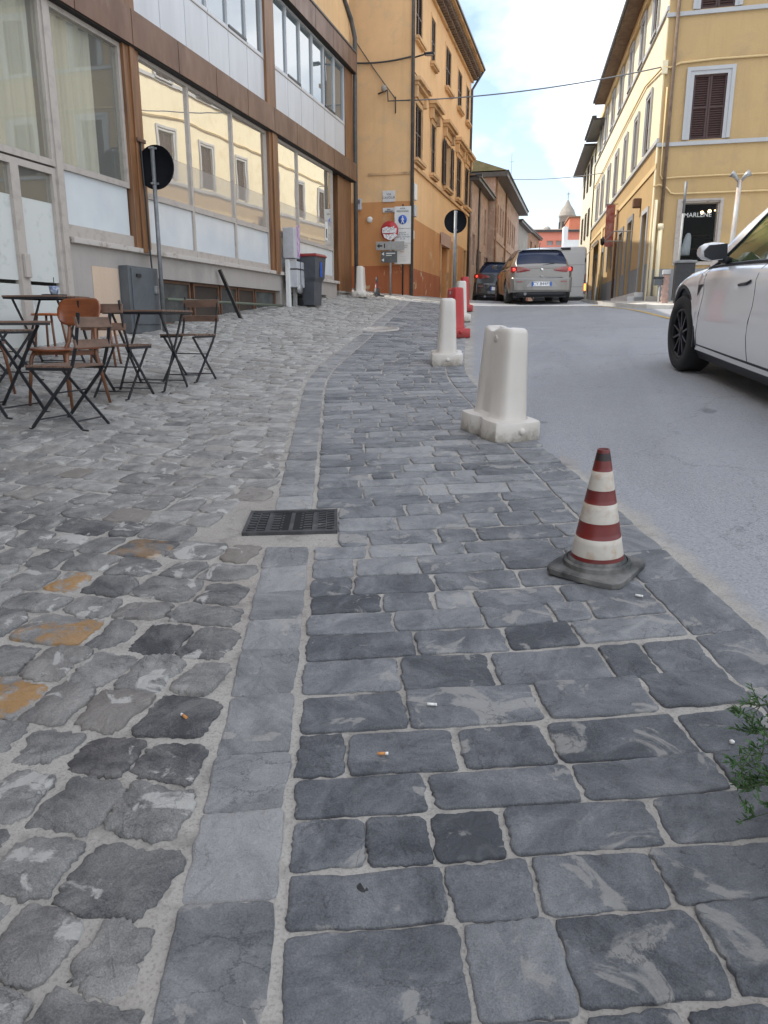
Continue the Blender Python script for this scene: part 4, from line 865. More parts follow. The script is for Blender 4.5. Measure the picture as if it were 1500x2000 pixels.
for u, z, r in ((1.22, 4.02, .042), (1.40, 4.045, .046), (1.53, 4.06, .02)):
    t = wthing('shop_lamp', 'warm %s lamp lit inside the shop window' % {.042: 'yellowish round', .046: 'whiter round', .02: 'tiny'}[r], 'lamp', FF(u, -.5, z))
    part('bulb', MB().lathe([(0, -r), (r * .7, -r * .7), (r, 0), (r * .7, r * .7), (0, r)], 14, FF(u, -.4, z)), M_BULB, t); part('socket', MB().lathe([(.012, r), (.012, r + .05)], 8, FF(u, -.4, z)), M_BLACK, t)

# second house further up on the right
F2 = Frame(*FR_(RL + .02, 0.0, 0)[:2], -4.5, -1)
h2b = wthing('far_right_house', 'narrow pale house with dark shutters beyond the yellow corner building', 'building', F2(0, 0, 2))
mb = MB(); hh = [(a, a + .8, z, z + 1.3) for a in (1.2, 3.2, 5.4) for z in (5.6, 8.0)]; wall(mb, F2, 0, 8, 1.8, 9.5, hh, .05); mb.fbox(F2, 0, 8, 1.8, 9.48, -8, -.2); part('wall', mb, plaster('cream_plaster', (.74, .68, .52), .95), h2b)
for a, b, z0, z1 in hh: louvre(F2, a, b, z0, z1, .06, M_SHUTD, h2b)
part('eave', MB().fbox(F2, -.1, 8.2, 9.5, 9.62, -8, .6), M_GUTTER, h2b)
t = wthing('awning', 'beige rolled awning above a doorway far up the right side', 'awning', FR_(16.5, .3, 4.3)); mb = MB().add([FR_(14.8, .02, 4.75), FR_(17.4, .02, 4.75), FR_(17.4, .55, 4.15), FR_(14.8, .55, 4.15), FR_(14.8, .02, 4.70), FR_(17.4, .02, 4.70), FR_(17.4, .55, 4.10), FR_(14.8, .55, 4.10)], [(0, 1, 2, 3), (7, 6, 5, 4), (0, 4, 5, 1), (2, 6, 7, 3), (1, 5, 6, 2), (0, 3, 7, 4)]); part('canvas', mb, M_AWN, t)
part('roller', MB().tube([FR_(14.8, .06, 4.76), FR_(17.4, .06, 4.76)], .05, 8), M_GALV, t)
t = wthing('hanging_banner', 'narrow reddish banner hanging on the yellow corner building', 'banner', FR_(7.9, .2, 4.7)); part('cloth', MB().fbox(FR_, 7.9, 7.95, 3.9, 5.3, .12, .42), pm('banner_cloth', (.30, .07, .06), (.42, .25, .22), .8, scale=5), t); part('rod', MB().tube([FR_(7.92, .03, 5.32), FR_(7.92, .45, 5.32)], .012, 6), M_BLACK, t)
t = wthing('wall_lantern', 'black wall lantern over a ground floor window of the yellow building', 'lantern', FR_(9.9, .25, 4.35)); part('arm', MB().tube([FR_(9.9, .02, 4.45), FR_(9.9, .3, 4.42)], .015, 6), M_BLACK, t); part('lantern_head', MB().lathe([(.02, .14), (.09, .06), (.07, -.12), (.03, -.16)], 6, FR_(9.9, .3, 4.28)), M_BLACK, t)

# ============================================================ FAR BUILDINGS
def house(name, label, F, L, z0, zt, dep, mats, wins, eave=.4, th=.12, roofmat=None, gable=0, sideh=None):
    h = wthing(name, label, 'building', F(0, 0, z0))
    mb = MB(); wall(mb, F, 0, L, z0, zt, wins, 0, .15); mb.fbox(F, .01, L, z0, zt - .01, -dep, -.16); mb.quad([F(0, 0, z0), F(0, -dep, z0), F(0, -dep, zt), F(0, 0, zt)])
    mb.quad([F(L, 0, z0), F(L, -dep, z0), F(L, -dep, zt), F(L, 0, zt)])
    part('wall', mb, mats[0], h)
    for a, b, c, e in wins:
        wn = surround(F, a, b, c, e, .05, .02, mats[0], h, step=False)
        part('pane', MB().fbox(F, a, b, c, e, -.13, -.1), M_SHUTD if mats[1] is None else mats[1], wn)
    if eave:
        part('eave', MB().fbox(F, -.2, L + .2, zt, zt + th, -dep, eave).fbox(F, -.2, L + .2, zt + th, zt + th + .06, eave - .1, eave + .06), M_GUTTER, h)
        mb = MB().add([F(-.2, eave, zt + th + .05), F(L + .2, eave, zt + th + .05), F(L + .2, -dep / 2, zt + th + .05 + gable), F(-.2, -dep / 2, zt + th + .05 + gable), F(-.2, -dep, zt + th + .05), F(L + .2, -dep, zt + th + .05)], [(0, 1, 2, 3), (3, 2, 5, 4), (0, 3, 4), (1, 5, 2)])
        part('roof', mb, roofmat or M_TILE, h)
    return h
FA = Frame(-4.72, 32.35, 0, 1)
hA = house('low_brick_house', 'low narrow pinkish brick house next to the orange house', FA, 5.2, 1.9, 6.75, 7, (M_BRICKP, M_SHUTD), [(.5, 1.0, 3.6, 4.8), (2.0, 2.5, 5.4, 6.3), (4.0, 4.4, 4.7, 6.2), (2.2, 3.0, 3.2, 4.3), (4.2, 4.8, 3.1, 4.2), (1.3, 2.0, 2.0, 3.2)], .3, gable=.6)
part('open_shutter', MB().fbox(FA, 4.82, 5.2, 3.1, 4.2, .02, .06).fbox(FA, 1.7, 2.15, 3.2, 4.3, .02, .06), M_SHUTD, hA)
part('drainpipe', MB().tube([FA(1.9, .05, 2), FA(1.9, .05, 6.8)], .04, 6), M_GUTTER, hA)
FB = Frame(-4.42, 37.6, -.2, 1)
wB = [(u, u + .45, z, z + 1.25) for u in (1.2, 2.4, 3.6, 5.4, 6.6, 7.8, 9.2, 10.4) for z in (2.9, 5.5)]
hB = house('tall_brick_house', 'tall pinkish brick house with a mossy roof and rows of windows', FB, 13.4, 1.9, 7.75, 9, (M_BRICKP, M_BRICKD), wB, .55, .2, M_MOSS, 1.7)
part('string_course', MB().fbox(FB, 0, 12, 5.05, 5.15, 0, .05), M_BRICKP, hB); [part('drainpipe', MB().tube([FB(u, .06, 2), FB(u, .06, 7.8)], .05, 6), M_BRICKD, hB) for u in (.15, 4.8)]
t = wthing('roof_antenna', 'thin tall antenna mast on the roof of the tall brick house', 'antenna', (-5.1, 50, 8.5)); part('mast', MB().tube([(-5.0, 50.5, 8), (-5.0, 50.5, 11.3)], .018, 6), M_GALVD, t); part('crossbar', MB().tube([(-5.15, 50.5, 10.8), (-4.85, 50.5, 10.8)], .01, 5), M_GALVD, t)
part('chimney', MB().fbox(FB, 11.0, 11.8, 7.9, 9.2, -1.3, -.5).fbox(FB, 10.9, 11.9, 9.2, 9.3, -1.4, -.4), M_STONE, hB)
FC = Frame(-4.55, 51.3, 2, 1)
hC = house('grey_house', 'narrow grey house squeezed between brick houses', FC, 6, 1.9, 7.4, 7, (M_STONE, None), [(2, 2.8, 4, 5.4)], .3)
FD = Frame(-4.95, 58, 3, 1)
hD = house('brown_brick_house', 'brown brick house with two upper windows before the salmon building', FD, 12, 1.9, 8.1, 9, (M_BRICKD, None), [(u, u + .9, z, z + 1.3) for u in (3, 6, 9) for z in (3.5, 6.2)], .25, gable=.9)
part('drainpipe', MB().tube([FD(.1, .1, 8.1), FD(.1, .1, 6.9), FD(2.5, .25, 5.0), FD(6, .4, 3.2)], .14, 8), M_GUTTER, hD)
FE = Frame(-6.5, 75, 80, 1)
hE = house('salmon_building', 'salmon red building closing the end of the street', FE, 10.5, 1.9, 9.35, 9, (M_RED, M_LGREY), [(2.6, 3.15, 8.2, 8.6), (3.4, 3.95, 8.2, 8.6)], .25, .12, gable=.6)
for u in (2.6, 4.3): part('skylight', MB().lathe([(.35, 0), (.33, .25), (.15, .42), (0, .45)], 12, FE(u, -.6, 9.5)), M_STONE, hE)
FG = Frame(-2.4, 73, 82, 1)
hG = wthing('white_terrace_house', 'white building with a projecting flat canopy before the salmon building', 'building', FG(0, 0, 2))
part('wall', MB().fbox(FG, .0, .38, 1.9, 9.5, -1.2, -.02).fbox(FG, .38, 2.9, 7.5, 8.4, -1.2, -.02), M_WHITEP, hG); part('canopy', MB().fbox(FG, -.5, 2.9, 7.3, 7.45, -1.2, .5), M_WHITEP, hG); part('post', MB().fbox(FG, 1.4, 1.55, 1.9, 7.0, .2, .4), M_WHITEP, hG); part('rear_wall', MB().fbox(FG, .38, 2.9, 1.9, 7.25, -1.2, -.5), M_RED, hG)
FH = Frame(-2.3, 78, 84, 1)
hH = wthing('terracotta_house', 'terracotta red upper storey behind the white building', 'building', FH(0, 0, 2))
mb = MB().fbox(FH, .2, 2.4, 1.9, 10.85, -5, 0); mb.add([FH(2.4, 0, 1.9), FH(2.4, 0, 11.1), FH(2.15, 0, 11.1), FH(2.15, 0, 10.86), FH(2.4, -5, 1.9), FH(2.4, -5, 11.1), FH(2.15, -5, 11.1), FH(2.15, -5, 10.86)], [(1, 2, 6, 5), (2, 3, 7, 6), (1, 5, 4, 0), (1, 0, 3, 2)]); mb.fbox(FH, 2.4, 4.5, 1.9, 9.0, -5, .02); part('wall', mb, M_REDB, hH)
part('eave', MB().fbox(FH, .1, 2.14, 10.86, 11.0, -5.1, .15), M_TILE, hH)
tw = wthing('bell_tower', 'round grey stone bell turret with a pointed cap and cross', 'tower', (-2.9, 92, 2))
part('base', MB().fbox(Frame(-3.8, 91, 90, 1), 0, 1.9, 1.9, 11.0, -2, 0), M_WHITEP, tw)
part('drum', MB().lathe([(.85, 9.2), (.85, 12.6), (.95, 12.65), (.95, 12.85), (.8, 12.9)], 12, (-2.75, 92, 0)), M_TOWER, tw); part('cap', MB().lathe([(.92, 12.85), (.75, 13.35), (.35, 13.9), (.1, 14.4), (0, 14.6)], 12, (-2.75, 92, 0)), M_TOWER, tw)
part('cross', MB().tube([(-2.75, 92, 14.5), (-2.75, 92, 15.3)], .04, 5).tube([(-2.95, 92, 15.05), (-2.55, 92, 15.05)], .04, 5), M_GALVD, tw)
for k in range(4):
    a = -pi / 2 + (k - 1.5) * .8; part('opening', MB().box((-.16, -.05, 10.4), (.16, .05, 12.1), M=Matrix.Translation((-2.75 + .84 * cos(a), 92 + .84 * sin(a), 0)) @ Matrix.Rotation(a + pi / 2, 4, 'Z')), M_INT, tw)

# ============================================================ STREET CABLES
def cable(a, b, sag, r, label, mat=M_CABLE, n=24):
    a, b = Vector(a), Vector(b); pts = [a.lerp(b, t) - Vector((0, 0, sag * 4 * t * (1 - t))) for t in np.linspace(0, 1, n)]
    return solo('cable', MB().tube(pts, r, 6), mat, label, 'cable', tuple(a))
cable(FS(-.02, .05, 6.98), FR_(.05, .08, 7.38), .13, .016, 'grey overhead cable across the street between the corner houses')
cable((-4.2, 40, 8.05), FR_(14.0, .06, 7.4), .1, .018, 'grey overhead cable further up the street above the cars')
cable(FS(1.55, .06, 8.55), FS(.42, .06, 7.05), .03, .014, 'dark cable slanting across the side of the orange house', M_CABLED)
cable(FS(1.5, .05, 7.98), FS(0, .06, 8.02), .05, .022, 'level dark cable bundle on the side of the orange house', M_CABLED)
cable(FO(0, .06, 7.7), FO(1.3, .26, 7.5), .04, .012, 'short dark cable from the drainpipe to the first pediment', M_CABLED)
t = wthing('cable_bracket', 'iron wall bracket holding cables on the side of the orange house', 'bracket', FS(.55, 0, 7.0)); part('arm', MB().tube([FS(.9, .03, 7.2), FS(.62, .14, 7.24), FS(.6, .14, 6.98), FS(0, .08, 6.98)], .02, 6).tube([FS(.42, .04, 7.1), FS(.42, .04, 6.7)], .015, 6), M_CABLED, t); part('insulator', MB().lathe([(.02, -.08), (.07, -.05), (.07, .05), (.02, .08)], 10, FS(.72, .12, 7.3)), M_STONE, t)

# ============================================================ TERRACE FURNITURE
def make_folding_chair():
    t = thing('folding_chair', 'x', 'chair', group='folding bistro chairs on the terrace')
    fl = (.022, .009, (1, 0, 0))
    for sx in (-1, 1):
        x = sx * .19
        # long bar: back top -> seat rear -> front foot
        mb = MB().tube([(x, -.275, .84), (x, -.235, .62), (x, -.185, .47), (x, -.14, .40), (x, .20, .018)], 0, flat=(.010, .024, (1, 0, 0))).tube([(x, .19, .03), (x, .205, .010), (x, .25, .006)], 0, flat=(.014, .012, (1, 0, 0)))
        part('long_leg', mb, M_BLACK, t)
        x2 = sx * .165
        mb = MB().tube([(x2, .19, .445), (x2, -.20, .018)], 0, flat=(.010, .022, (1, 0, 0))).tube([(x2, -.19, .03), (x2, -.205, .010), (x2, -.25, .006)], 0, flat=(.014, .012, (1, 0, 0)))
        part('short_leg', mb, M_BLACK, t)
    for a_, b_ in (((-.19, .15, .075), (.19, .15, .075)), ((-.165, -.155, .07), (.165, -.155, .07)), ((-.19, -.03, .275), (.19, -.03, .275))): part('cross_bar', MB().tube([a_, b_], .006, 6), M_BLACK, t)
    mb = MB().box((-.2, -.18, .435), (-.188, .2, .455)).box((.188, -.18, .435), (.2, .2, .455)); part('seat_rail', mb, M_BLACK, t)
    mb = MB()
    for k in range(6): y = -.185 + k * .066; mb.box((-.205, y, .456), (.205, y + .056, .472))
    part('seat', mb, M_DWOOD, t, .003)
    for z, yb, w_ in ((.775, -.268, .075), (.625, -.243, .06)):
        M = Matrix.Translation((0, yb, z)) @ Matrix.Rotation(R(-9), 4, 'X'); part('back_slat', MB().box((-.21, -.002, -w_ / 2), (.21, .016, w_ / 2), M=M), M_LWOOD if z > 9 else M_DWOOD, t, .003)
    return t
def make_wood_chair():
    t = thing('plywood_chair', 'x', 'chair', group='plywood school chairs on the terrace')
    # seat: curved sheet with rounded corners
    def sheet(fn, a, b, n=12, m=8, th=.011):
        top = []; vs = []
        for i in range(n + 1):
            for j in range(m + 1): vs.append(fn(i / n, j / m))
        return vs, [(i * (m + 1) + j, (i + 1) * (m + 1) + j, (i + 1) * (m + 1) + j + 1, i * (m + 1) + j + 1) for i in range(n) for j in range(m)]
    def seat(u, v):
        x = (u - .5) * .40; y = (v - .5) * .39; k = abs(u - .5) * 2; y *= 1 - .12 * max(0, k - .75) * 4 * .5
        return (x, y, .448 + .012 * (k ** 2) - .012 * max(0, v - .75) * 4 * .5)
    vs, fs = sheet(seat, 0, 0); mb = MB().add(vs, fs, 0, True)
    o = part('seat', mb, M_SWOOD, t); s = o.modifiers.new('s', 'SOLIDIFY'); s.thickness = .013
    def back(u, v):
        k = (u - .5) * 2; hw = .205; r = .07; zc = (v - .5) * 2; x = k * hw
        hz = .095; lim = hz
        if abs(x) > hw - r: q = (abs(x) - (hw - r)) / r; lim = hz - r + r * sqrt(max(0, 1 - q * q))
        z = .725 + zc * lim + .012 * (1 - k * k) * zc
        return (x, -.235 + .045 * k * k - .03 * (zc * .5), z)
    vs, fs = sheet(back, 0, 0, 20, 8); mb = MB().add(vs, fs, 0, True)
    o = part('backrest', mb, M_SWOOD, t); s = o.modifiers.new('s', 'SOLIDIFY'); s.thickness = .012
    for sx in (-1, 1):
        part('leg', MB().tube([(sx * .15, .15, .445), (sx * .165, .185, .38), (sx * .20, .22, .0)], [.016, .016, .011], 8), M_LWOOD, t)
        part('leg', MB().tube([(sx * .115, -.225, .70), (sx * .13, -.20, .5), (sx * .15, -.16, .42), (sx * .20, -.225, .0)], [.012, .016, .017, .011], 8), M_LWOOD, t)
    part('under_rail', MB().box((-.15, -.16, .40), (-.125, .16, .436)).box((.125, -.16, .40), (.15, .16, .436)).box((-.125, .1, .405), (.125, .13, .436)), M_LWOOD, t)
    return t
def make_table():
    t = thing('folding_table', 'x', 'table', group='folding bistro tables on the terrace')
    mb = MB()
    for k in range(8): y = -.29 + k * .0728; mb.box((-.30, y, .705), (.30, y + .066, .722))
    part('tabletop', mb, M_DWOOD, t, .003)
    part('rim', MB().box((-.29, -.29, .688), (.29, -.275, .705)).box((-.29, .275, .688), (.29, .29, .705)).box((-.29, -.275, .688), (-.275, .275, .705)).box((.275, -.275, .688), (.29, .275, .705)), M_BLACK, t)
    for sx in (-1, 1):
        x = sx * .235
        part('leg', MB().tube([(x, -.22, .69), (x, .21, .018)], 0, flat=(.010, .024, (1, 0, 0))).tube([(x, .2, .03), (x, .215, .010), (x, .255, .006)], 0, flat=(.014, .012, (1, 0, 0))), M_BLACK, t)
        x -= sx * .014
        part('leg', MB().tube([(x, .22, .69), (x, -.21, .018)], 0, flat=(.010, .024, (1, 0, 0))).tube([(x, -.2, .03), (x, -.215, .010), (x, -.255, .006)], 0, flat=(.014, .012, (1, 0, 0))), M_BLACK, t)
    for sy in (.17, -.17): part('cross_bar', MB().tube([(-.23, sy, .08), (.23, sy, .08)], .006, 6), M_BLACK, t)
    return t
ch = make_folding_chair(); place(ch, -3.72, 4.96, R(90), label='slatted folding chair nearest the road with its back to the traffic')
place(dup(ch), -4.0, 6.08, R(3), label='slatted folding chair tucked behind the plywood chair facing the round sign pole')
place(dup(ch), -3.88, 7.12, R(176), label='slatted folding chair standing alone beyond the table by the sign pole')
place(dup(ch), -5.2, 6.05, R(-12), label='slatted folding chair close to the papered glass door')
wc = make_wood_chair(); place(wc, -4.16, 5.55, R(176), s=1.07, label='reddish plywood chair with whole rounded backrest showing')
place(dup(wc), -4.98, 5.42, R(-88), label='reddish plywood chair cut off by the left edge of the picture')
tb = make_table(); place(tb, -3.96, 6.53, R(2), label='folding table between two slatted chairs near the sign pole', s=1.02)
place(dup(tb), -4.40, 5.04, R(91), label='dark folding table in front of the nearest slatted chair')
place(dup(tb), -5.25, 6.80, R(6), label='folding table by the glass door carrying a blue cup')
st = thing('stool', 'wooden stool with orange brown seat near the grey cabinet', 'stool', (-4.98, 7.3, G(-4.98, 7.3)), R(20), 'wooden stools on the terrace')
part('seat', MB().lathe([(0, .43), (.17, .43), (.18, .44), (.175, .455), (0, .46)], 20), pm('orange_seat', (.42, .11, .02), (.34, .09, .02), .4, scale=6), st)
for k in range(4):
    a = pi / 4 + k * pi / 2; part('leg', MB().tube([(.12 * cos(a), .12 * sin(a), .43), (.18 * cos(a), .18 * sin(a), 0)], .013, 7), M_LWOOD, st)
place(dup(st), -5.68, 7.35, R(5), label='wooden stool with orange brown seat against the papered door')
t = thing('tray', 'small dark tray on the far folding table', 'tray', (-5.2, 6.85, G(-5.25, 6.8) + .7225)); part('dish', MB().lathe([(0, .004), (.11, .004), (.125, .016), (.12, .016), (.105, .010), (0, .010)], 20), M_BLACK, t)
t = thing('cup', 'blue patterned cup with a stick on the dark tray', 'cup', (-5.2, 6.85, G(-5.25, 6.8) + .735)); part('bowl', MB().lathe([(0, 0), (.03, 0), (.042, .03), (.047, .085), (.042, .085), (.037, .03), (0, .012)], 16), M_CUPB, t); part('stick', MB().tube([(0, 0, .02), (.01, 0, .17)], .004, 5), M_BLACK, t)

# ============================================================ CONES AND PLASTIC BARRIERS
def make_cone():
    t = thing('traffic_cone', 'red and white striped rubber traffic cone with scorched tip', 'traffic cone')
    mb = MB(); N = 40; rings = []
    def sq(s, z, r=.06):
        pts = []
        for k in range(N):
            a = 2 * pi * (k + .5) / N; c, s_ = cos(a), sin(a); q = (abs(c) ** 7 + abs(s_) ** 7) ** (-1 / 7); pts.append((s * q * c, s * q * s_, z + .0035 * sin(2 * a + .6) * (s / .16)))
        return pts
    rings = [sq(.152, .0), sq(.158, .004), sq(.158, .024), sq(.152, .030), sq(.134, .032)]
    rings += [[(r * cos(2 * pi * (k + .5) / N), r * sin(2 * pi * (k + .5) / N), z) for k in range(N)] for r, z in ((.132, .033), (.130, .050), (.120, .056), (.117, .050), (.112, .060), (.105, .066))]
    mb.loft(rings, cap=False); mb.add(rings[0], [tuple(range(N))[::-1]]); o_ = part('base', mb, M_RUB, t); es = o_.modifiers.new('sharp', 'EDGE_SPLIT'); es.split_angle = R(30)
    mb = MB(); zz = [.06, .081, .154, .217, .290, .344, .417, .458, .487, .50]; mm = [0, 1, 0, 1, 0, 1, 0, 2, 0]
    rr = lambda z: .105 - (z - .06) / .44 * .082
    prof = []; mis = []
    for i in range(len(zz) - 1):
        for k in range(3): prof.append((rr(zz[i] + (zz[i + 1] - zz[i]) * k / 3), zz[i] + (zz[i + 1] - zz[i]) * k / 3)); mis.append(mm[i])
        if zz[i + 1] in (.081, .154, .217, .29, .344, .417): prof.append((rr(zz[i + 1]) + (.0012 if mm[i] == 1 else 0), zz[i + 1] - .0004)); mis.append(mm[i])
    prof += [(rr(.5), .5), (rr(.5) - .004, .5), (rr(.5) - .006, .44), (0, .43)]; mis += [0, 0, 2, 2]
    mb.lathe(prof, 40, mis=mis[:len(prof) - 1]); part('sleeve', mb, [M_CRED, M_CWHT, M_CBLK], t, fix=False)
    return t
cn = make_cone(); place(cn, .10, 3.03, R(-24), z=G(.1, 3.03) + .012); cn.rotation_euler = (R(3.6), R(1.0), R(-24)); cn.scale = (1.0, 1.0, 1.0)
def make_barrier(name, mat, lab, group, L=.56, W=.38, H=.76):
    t = thing(name, lab, 'barrier', group=group)
    mb = MB(); N = 48
    def stad(L_, W_, z, e=3.0, groove=0.0, zc=0.0, notch=0.0):
        pts = []
        for k in range(N):
            a = 2 * pi * k / N; c, s_ = cos(a), sin(a); q = (abs(c) ** e + abs(s_) ** e) ** (-1 / e); x = W_ / 2 * q * c; y = L_ / 2 * q * s_
            if groove: x *= 1 - groove * math.exp(-((y - L_ * .13) / (L_ * .07)) ** 2)
            if notch and abs(c) > .3: x *= 1 - notch * math.exp(-((y) / (L_ * .10)) ** 4)
            if notch and abs(s_) > .5: y += .028 * math.exp(-(x / (W_ * .3)) ** 2) * (1 if s_ > 0 else -1)
            pts.append((x, y, z + zc * math.exp(-((y - L_ * .13) / (L_ * .16)) ** 2)))
        return pts
    r = [stad(L * .97, W * .96, .0, 9, notch=.16), stad(L, W, .015, 9, notch=.16), stad(L * .995, W * .99, .128, 9, notch=.15), stad(L * .975, W * .965, .140, 9, notch=.15), stad(L * .86, W * .70, .150, 3.6, notch=.0), stad(L * .82, W * .60, .175, 4.2, .03),
         stad(L * .76, W * .54, .40, 4.6, .05), stad(L * .71, W * .49, .62, 4.6, .07), stad(L * .685, W * .465, H - .03, 4.6, .08, -.012), stad(L * .665, W * .44, H - .010, 4.2, .08, -.022), stad(L * .63, W * .39, H, 3.8, .08, -.03), stad(L * .3, W * .15, H + .001, 2.4, 0, -.03)]
    mb.loft(r); o = part('body', mb, mat, t); es = o.modifiers.new('sharp', 'EDGE_SPLIT'); es.split_angle = R(34)
    for s_ in (-1, 1): part('boss', MB().lathe([(.026, 0), (.024, .018), (.014, .028), (0, .03)], 14, M=Matrix.Translation((0, s_ * (L / 2 + .022), .085)) @ Matrix.Rotation(-s_ * pi / 2, 4, 'X')), mat, t)
    part('filler_plug', MB().lathe([(.024, 0), (.024, .006), (.012, .009), (0, .009)], 16, M=Matrix.Translation((-W * .235, -L * .05, H - .075)) @ Matrix.Rotation(-pi / 2, 4, 'Y')), M_PLAWB, t)
    return t
gb = 'white plastic water barriers along the road edge'; gr_ = 'red plastic water barriers along the road edge'
b1 = make_barrier('water_barrier', M_PLAW, 'large white plastic barrier nearest the striped cone', gb); place(b1, -.565, 5.50, R(36)); b1.rotation_euler = (R(4), 0, R(36))
b2 = dup(b1); place(b2, -1.60, 9.2, R(12), label='white plastic barrier in front of a red barrier'); b2.rotation_euler = (R(4), 0, R(12))
b3 = dup(b1); place(b3, -2.40, 15.3, R(14), label='white plastic barrier between two red barriers'); 
b4 = dup(b1); place(b4, -5.62, 19.35, R(6), label='white plastic barrier beside the black drainpipe of the orange house')
r1 = make_barrier('water_barrier', M_PLAR, 'red plastic barrier standing between two white barriers', gr_); place(r1, -2.02, 12.3, R(27))
r2 = dup(r1); place(r2, -2.75, 18.0, R(14), label='farthest red plastic barrier by the round sign post')
c2 = thing('traffic_cone', 'dark dirty traffic cone by the no entry sign post', 'traffic cone', (-5.45, 20.3, G(-5.45, 20.3)), R(10))
part('base', MB().lathe([(.0, 0), (.20, .0), (.20, .03), (.10, .05), (.085, .07)], 4), M_BLACKP, c2); part('sleeve', MB().lathe([(.085, .06), (.06, .22), (.055, .22), (.035, .38), (.02, .50), (.0, .50)], 20, mis=[0, 0, 1, 0, 0]), [M_BLACKP, M_CRED], c2)

# ============================================================ SIGNS AND POSTS
def round_sign(x, y, zc, rz, label, pole_mat, r=.30, pole_r=.028):
    z0 = G(x, y); t = thing('round_road_sign', label, 'road sign', (x, y, z0), rz); h = zc - z0
    part('pole', MB().tube([(0, -.03, -.1), (0, -.03, h + r * .88)], pole_r, 12), pole_mat, t)
    part('disc', MB().lathe([(0, -.006), (r - .004, -.006), (r, -.012), (r, .010), (r - .006, .010), (r - .008, .0), (0, .0)], 40, M=Matrix.Translation((0, .02, h)) @ Matrix.Rotation(R(90), 4, 'X')), [M_SIGNB], t)
    for dz in (.23, -.21): part('clamp', MB().box((-.05, -.012, h + dz - .012), (.05, .004, h + dz + .012)).box((-.034, -.066, h + dz - .012), (.034, -.058, h + dz + .012)), M_GALV, t)
    return t
round_sign(-5.75, 9.9, 3.30, R(-3), 'black backed round road sign on a steel pole beside the bistro chairs', M_GALVD, .28)
round_sign(-3.42, 20.6, 3.80, R(8), 'black backed round road sign on a dark pole behind the red barriers', M_GALVD, .29, .042)
# no entry sign with direction arrows
x, y = -5.32, 21.25; z0 = G(x, y)
t = thing('no_entry_sign', 'sticker covered red no entry sign above grey arrow boards', 'road sign', (x, y, z0))
part('pole', MB().tube([(0, .03, 0), (0, .03, 1.95)], .03, 10), M_GALV, t)
Md = Matrix.Translation((-.02, 0, 1.70)) @ Matrix.Rotation(R(90), 4, 'X'); 
part('disc', MB().lathe([(0, .012), (.25, .012), (.25, .0), (0, 0)], 36, M=Md), M_REDS, t)
part('bar', MB().box((-.22, -.016, 1.64), (.18, -.0125, 1.76)), M_STICK, t); part('stickers', MB().prism([(-.2, 1.62), (-.05, 1.60), (.14, 1.63), (.2, 1.58), (.12, 1.50), (-.04, 1.46), (-.16, 1.52)], -.0155, -.0125).prism([(-.23, 1.76), (-.1, 1.81), (.0, 1.78), (.12, 1.82), (.1, 1.76)], -.0155, -.0125).prism([(-.08, 1.50), (.1, 1.50), (.05, 1.46), (-.05, 1.46)], -.019, -.016), M_STICK, t)
part('arrow_board', MB().box((-.40, -.02, 1.20), (.40, .0, 1.42)), M_LGREY, t, .006)
part('arrow_mark', MB().prism([(-.37, 1.31), (-.30, 1.37), (-.30, 1.33), (-.22, 1.33), (-.22, 1.29), (-.30, 1.29), (-.30, 1.25)], -.023, -.0205).box((-.17, -.023, 1.25), (-.14, -.0205, 1.37)), M_INK, t)
part('lower_board', MB().box((-.26, -.02, .87), (.20, .0, 1.17)), M_DGREY, t, .006)
part('arrow_mark', MB().prism([(-.24, 1.10), (-.17, 1.145), (-.17, 1.055)], -.023, -.0205).prism([(-.24, .94), (-.17, .985), (-.17, .895)], -.023, -.0205).box((-.11, -.023, 1.10), (.14, -.0205, 1.125)).box((-.11, -.023, 1.05), (.05, -.0205, 1.07)), M_WHITE, t)
# pedestrian area panel
x, y = -5.02, 21.45; z0 = G(x, y)
t = thing('pedestrian_area_sign', 'tall white pedestrian area panel with blue disc on a thin post', 'road sign', (x, y, z0))
part('post', MB().tube([(0, .03, 0), (0, .03, 2.42)], .024, 8), M_BLACK, t)
for a, b, nm in ((1.80, 2.36, 'disc_panel'), (1.42, 1.785, 'hours_panel'), (.87, 1.405, 'notice_panel')):
    pnl = part(nm, MB().box((-.225, -.012, a), (.225, .008, b)).box((-.228, .0085, a - .005), (.228, .018, b + .005)), M_WHITE if b != 1.405 else pm('notice_paper', (.66, .62, .58), (.6, .58, .54), .6, scale=5), t)
TM = lambda x_, z_: Matrix(((1, 0, 0, x + x_), (0, 0, -1, y - .0125), (0, 1, 0, z0 + z_), (0, 0, 0, 1)))
def stext(body, s_, xx, zz, m=M_INK):
    o = text('lettering', body, s_, Matrix(((1, 0, 0, xx), (0, 0, -1, -.0135), (0, 1, 0, zz), (0, 0, 0, 1))), m, t); return o
stext('AREA', .062, 0, 2.305); stext('PEDONALE', .066, 0, 2.235)
part('blue_disc', MB().lathe([(0, .003), (.122, .003), (.122, 0), (0, 0)], 28, M=Matrix.Translation((0, -.0122, 2.02)) @ Matrix.Rotation(R(90), 4, 'X')), M_BLUE, t)
part('walker_mark', MB().lathe([(0, .002), (.017, .002), (.017, 0)], 12, M=Matrix.Translation((0, -.0155, 2.095)) @ Matrix.Rotation(R(90), 4, 'X')).prism([(-.018, 2.075), (.018, 2.075), (.045, 2.01), (.03, 2.005), (.015, 2.04), (.02, 1.99), (.05, 1.92), (.03, 1.92), (.0, 1.975), (-.03, 1.92), (-.05, 1.92), (-.018, 1.99), (-.015, 2.04), (-.035, 2.005), (-.048, 2.01)], -.0185, -.0155), M_WHITE, t)
stext('Ore 0-24\nDalle 10 alle 13\neccetto autorizzati\n16 - 20', .052, 0, 1.605)
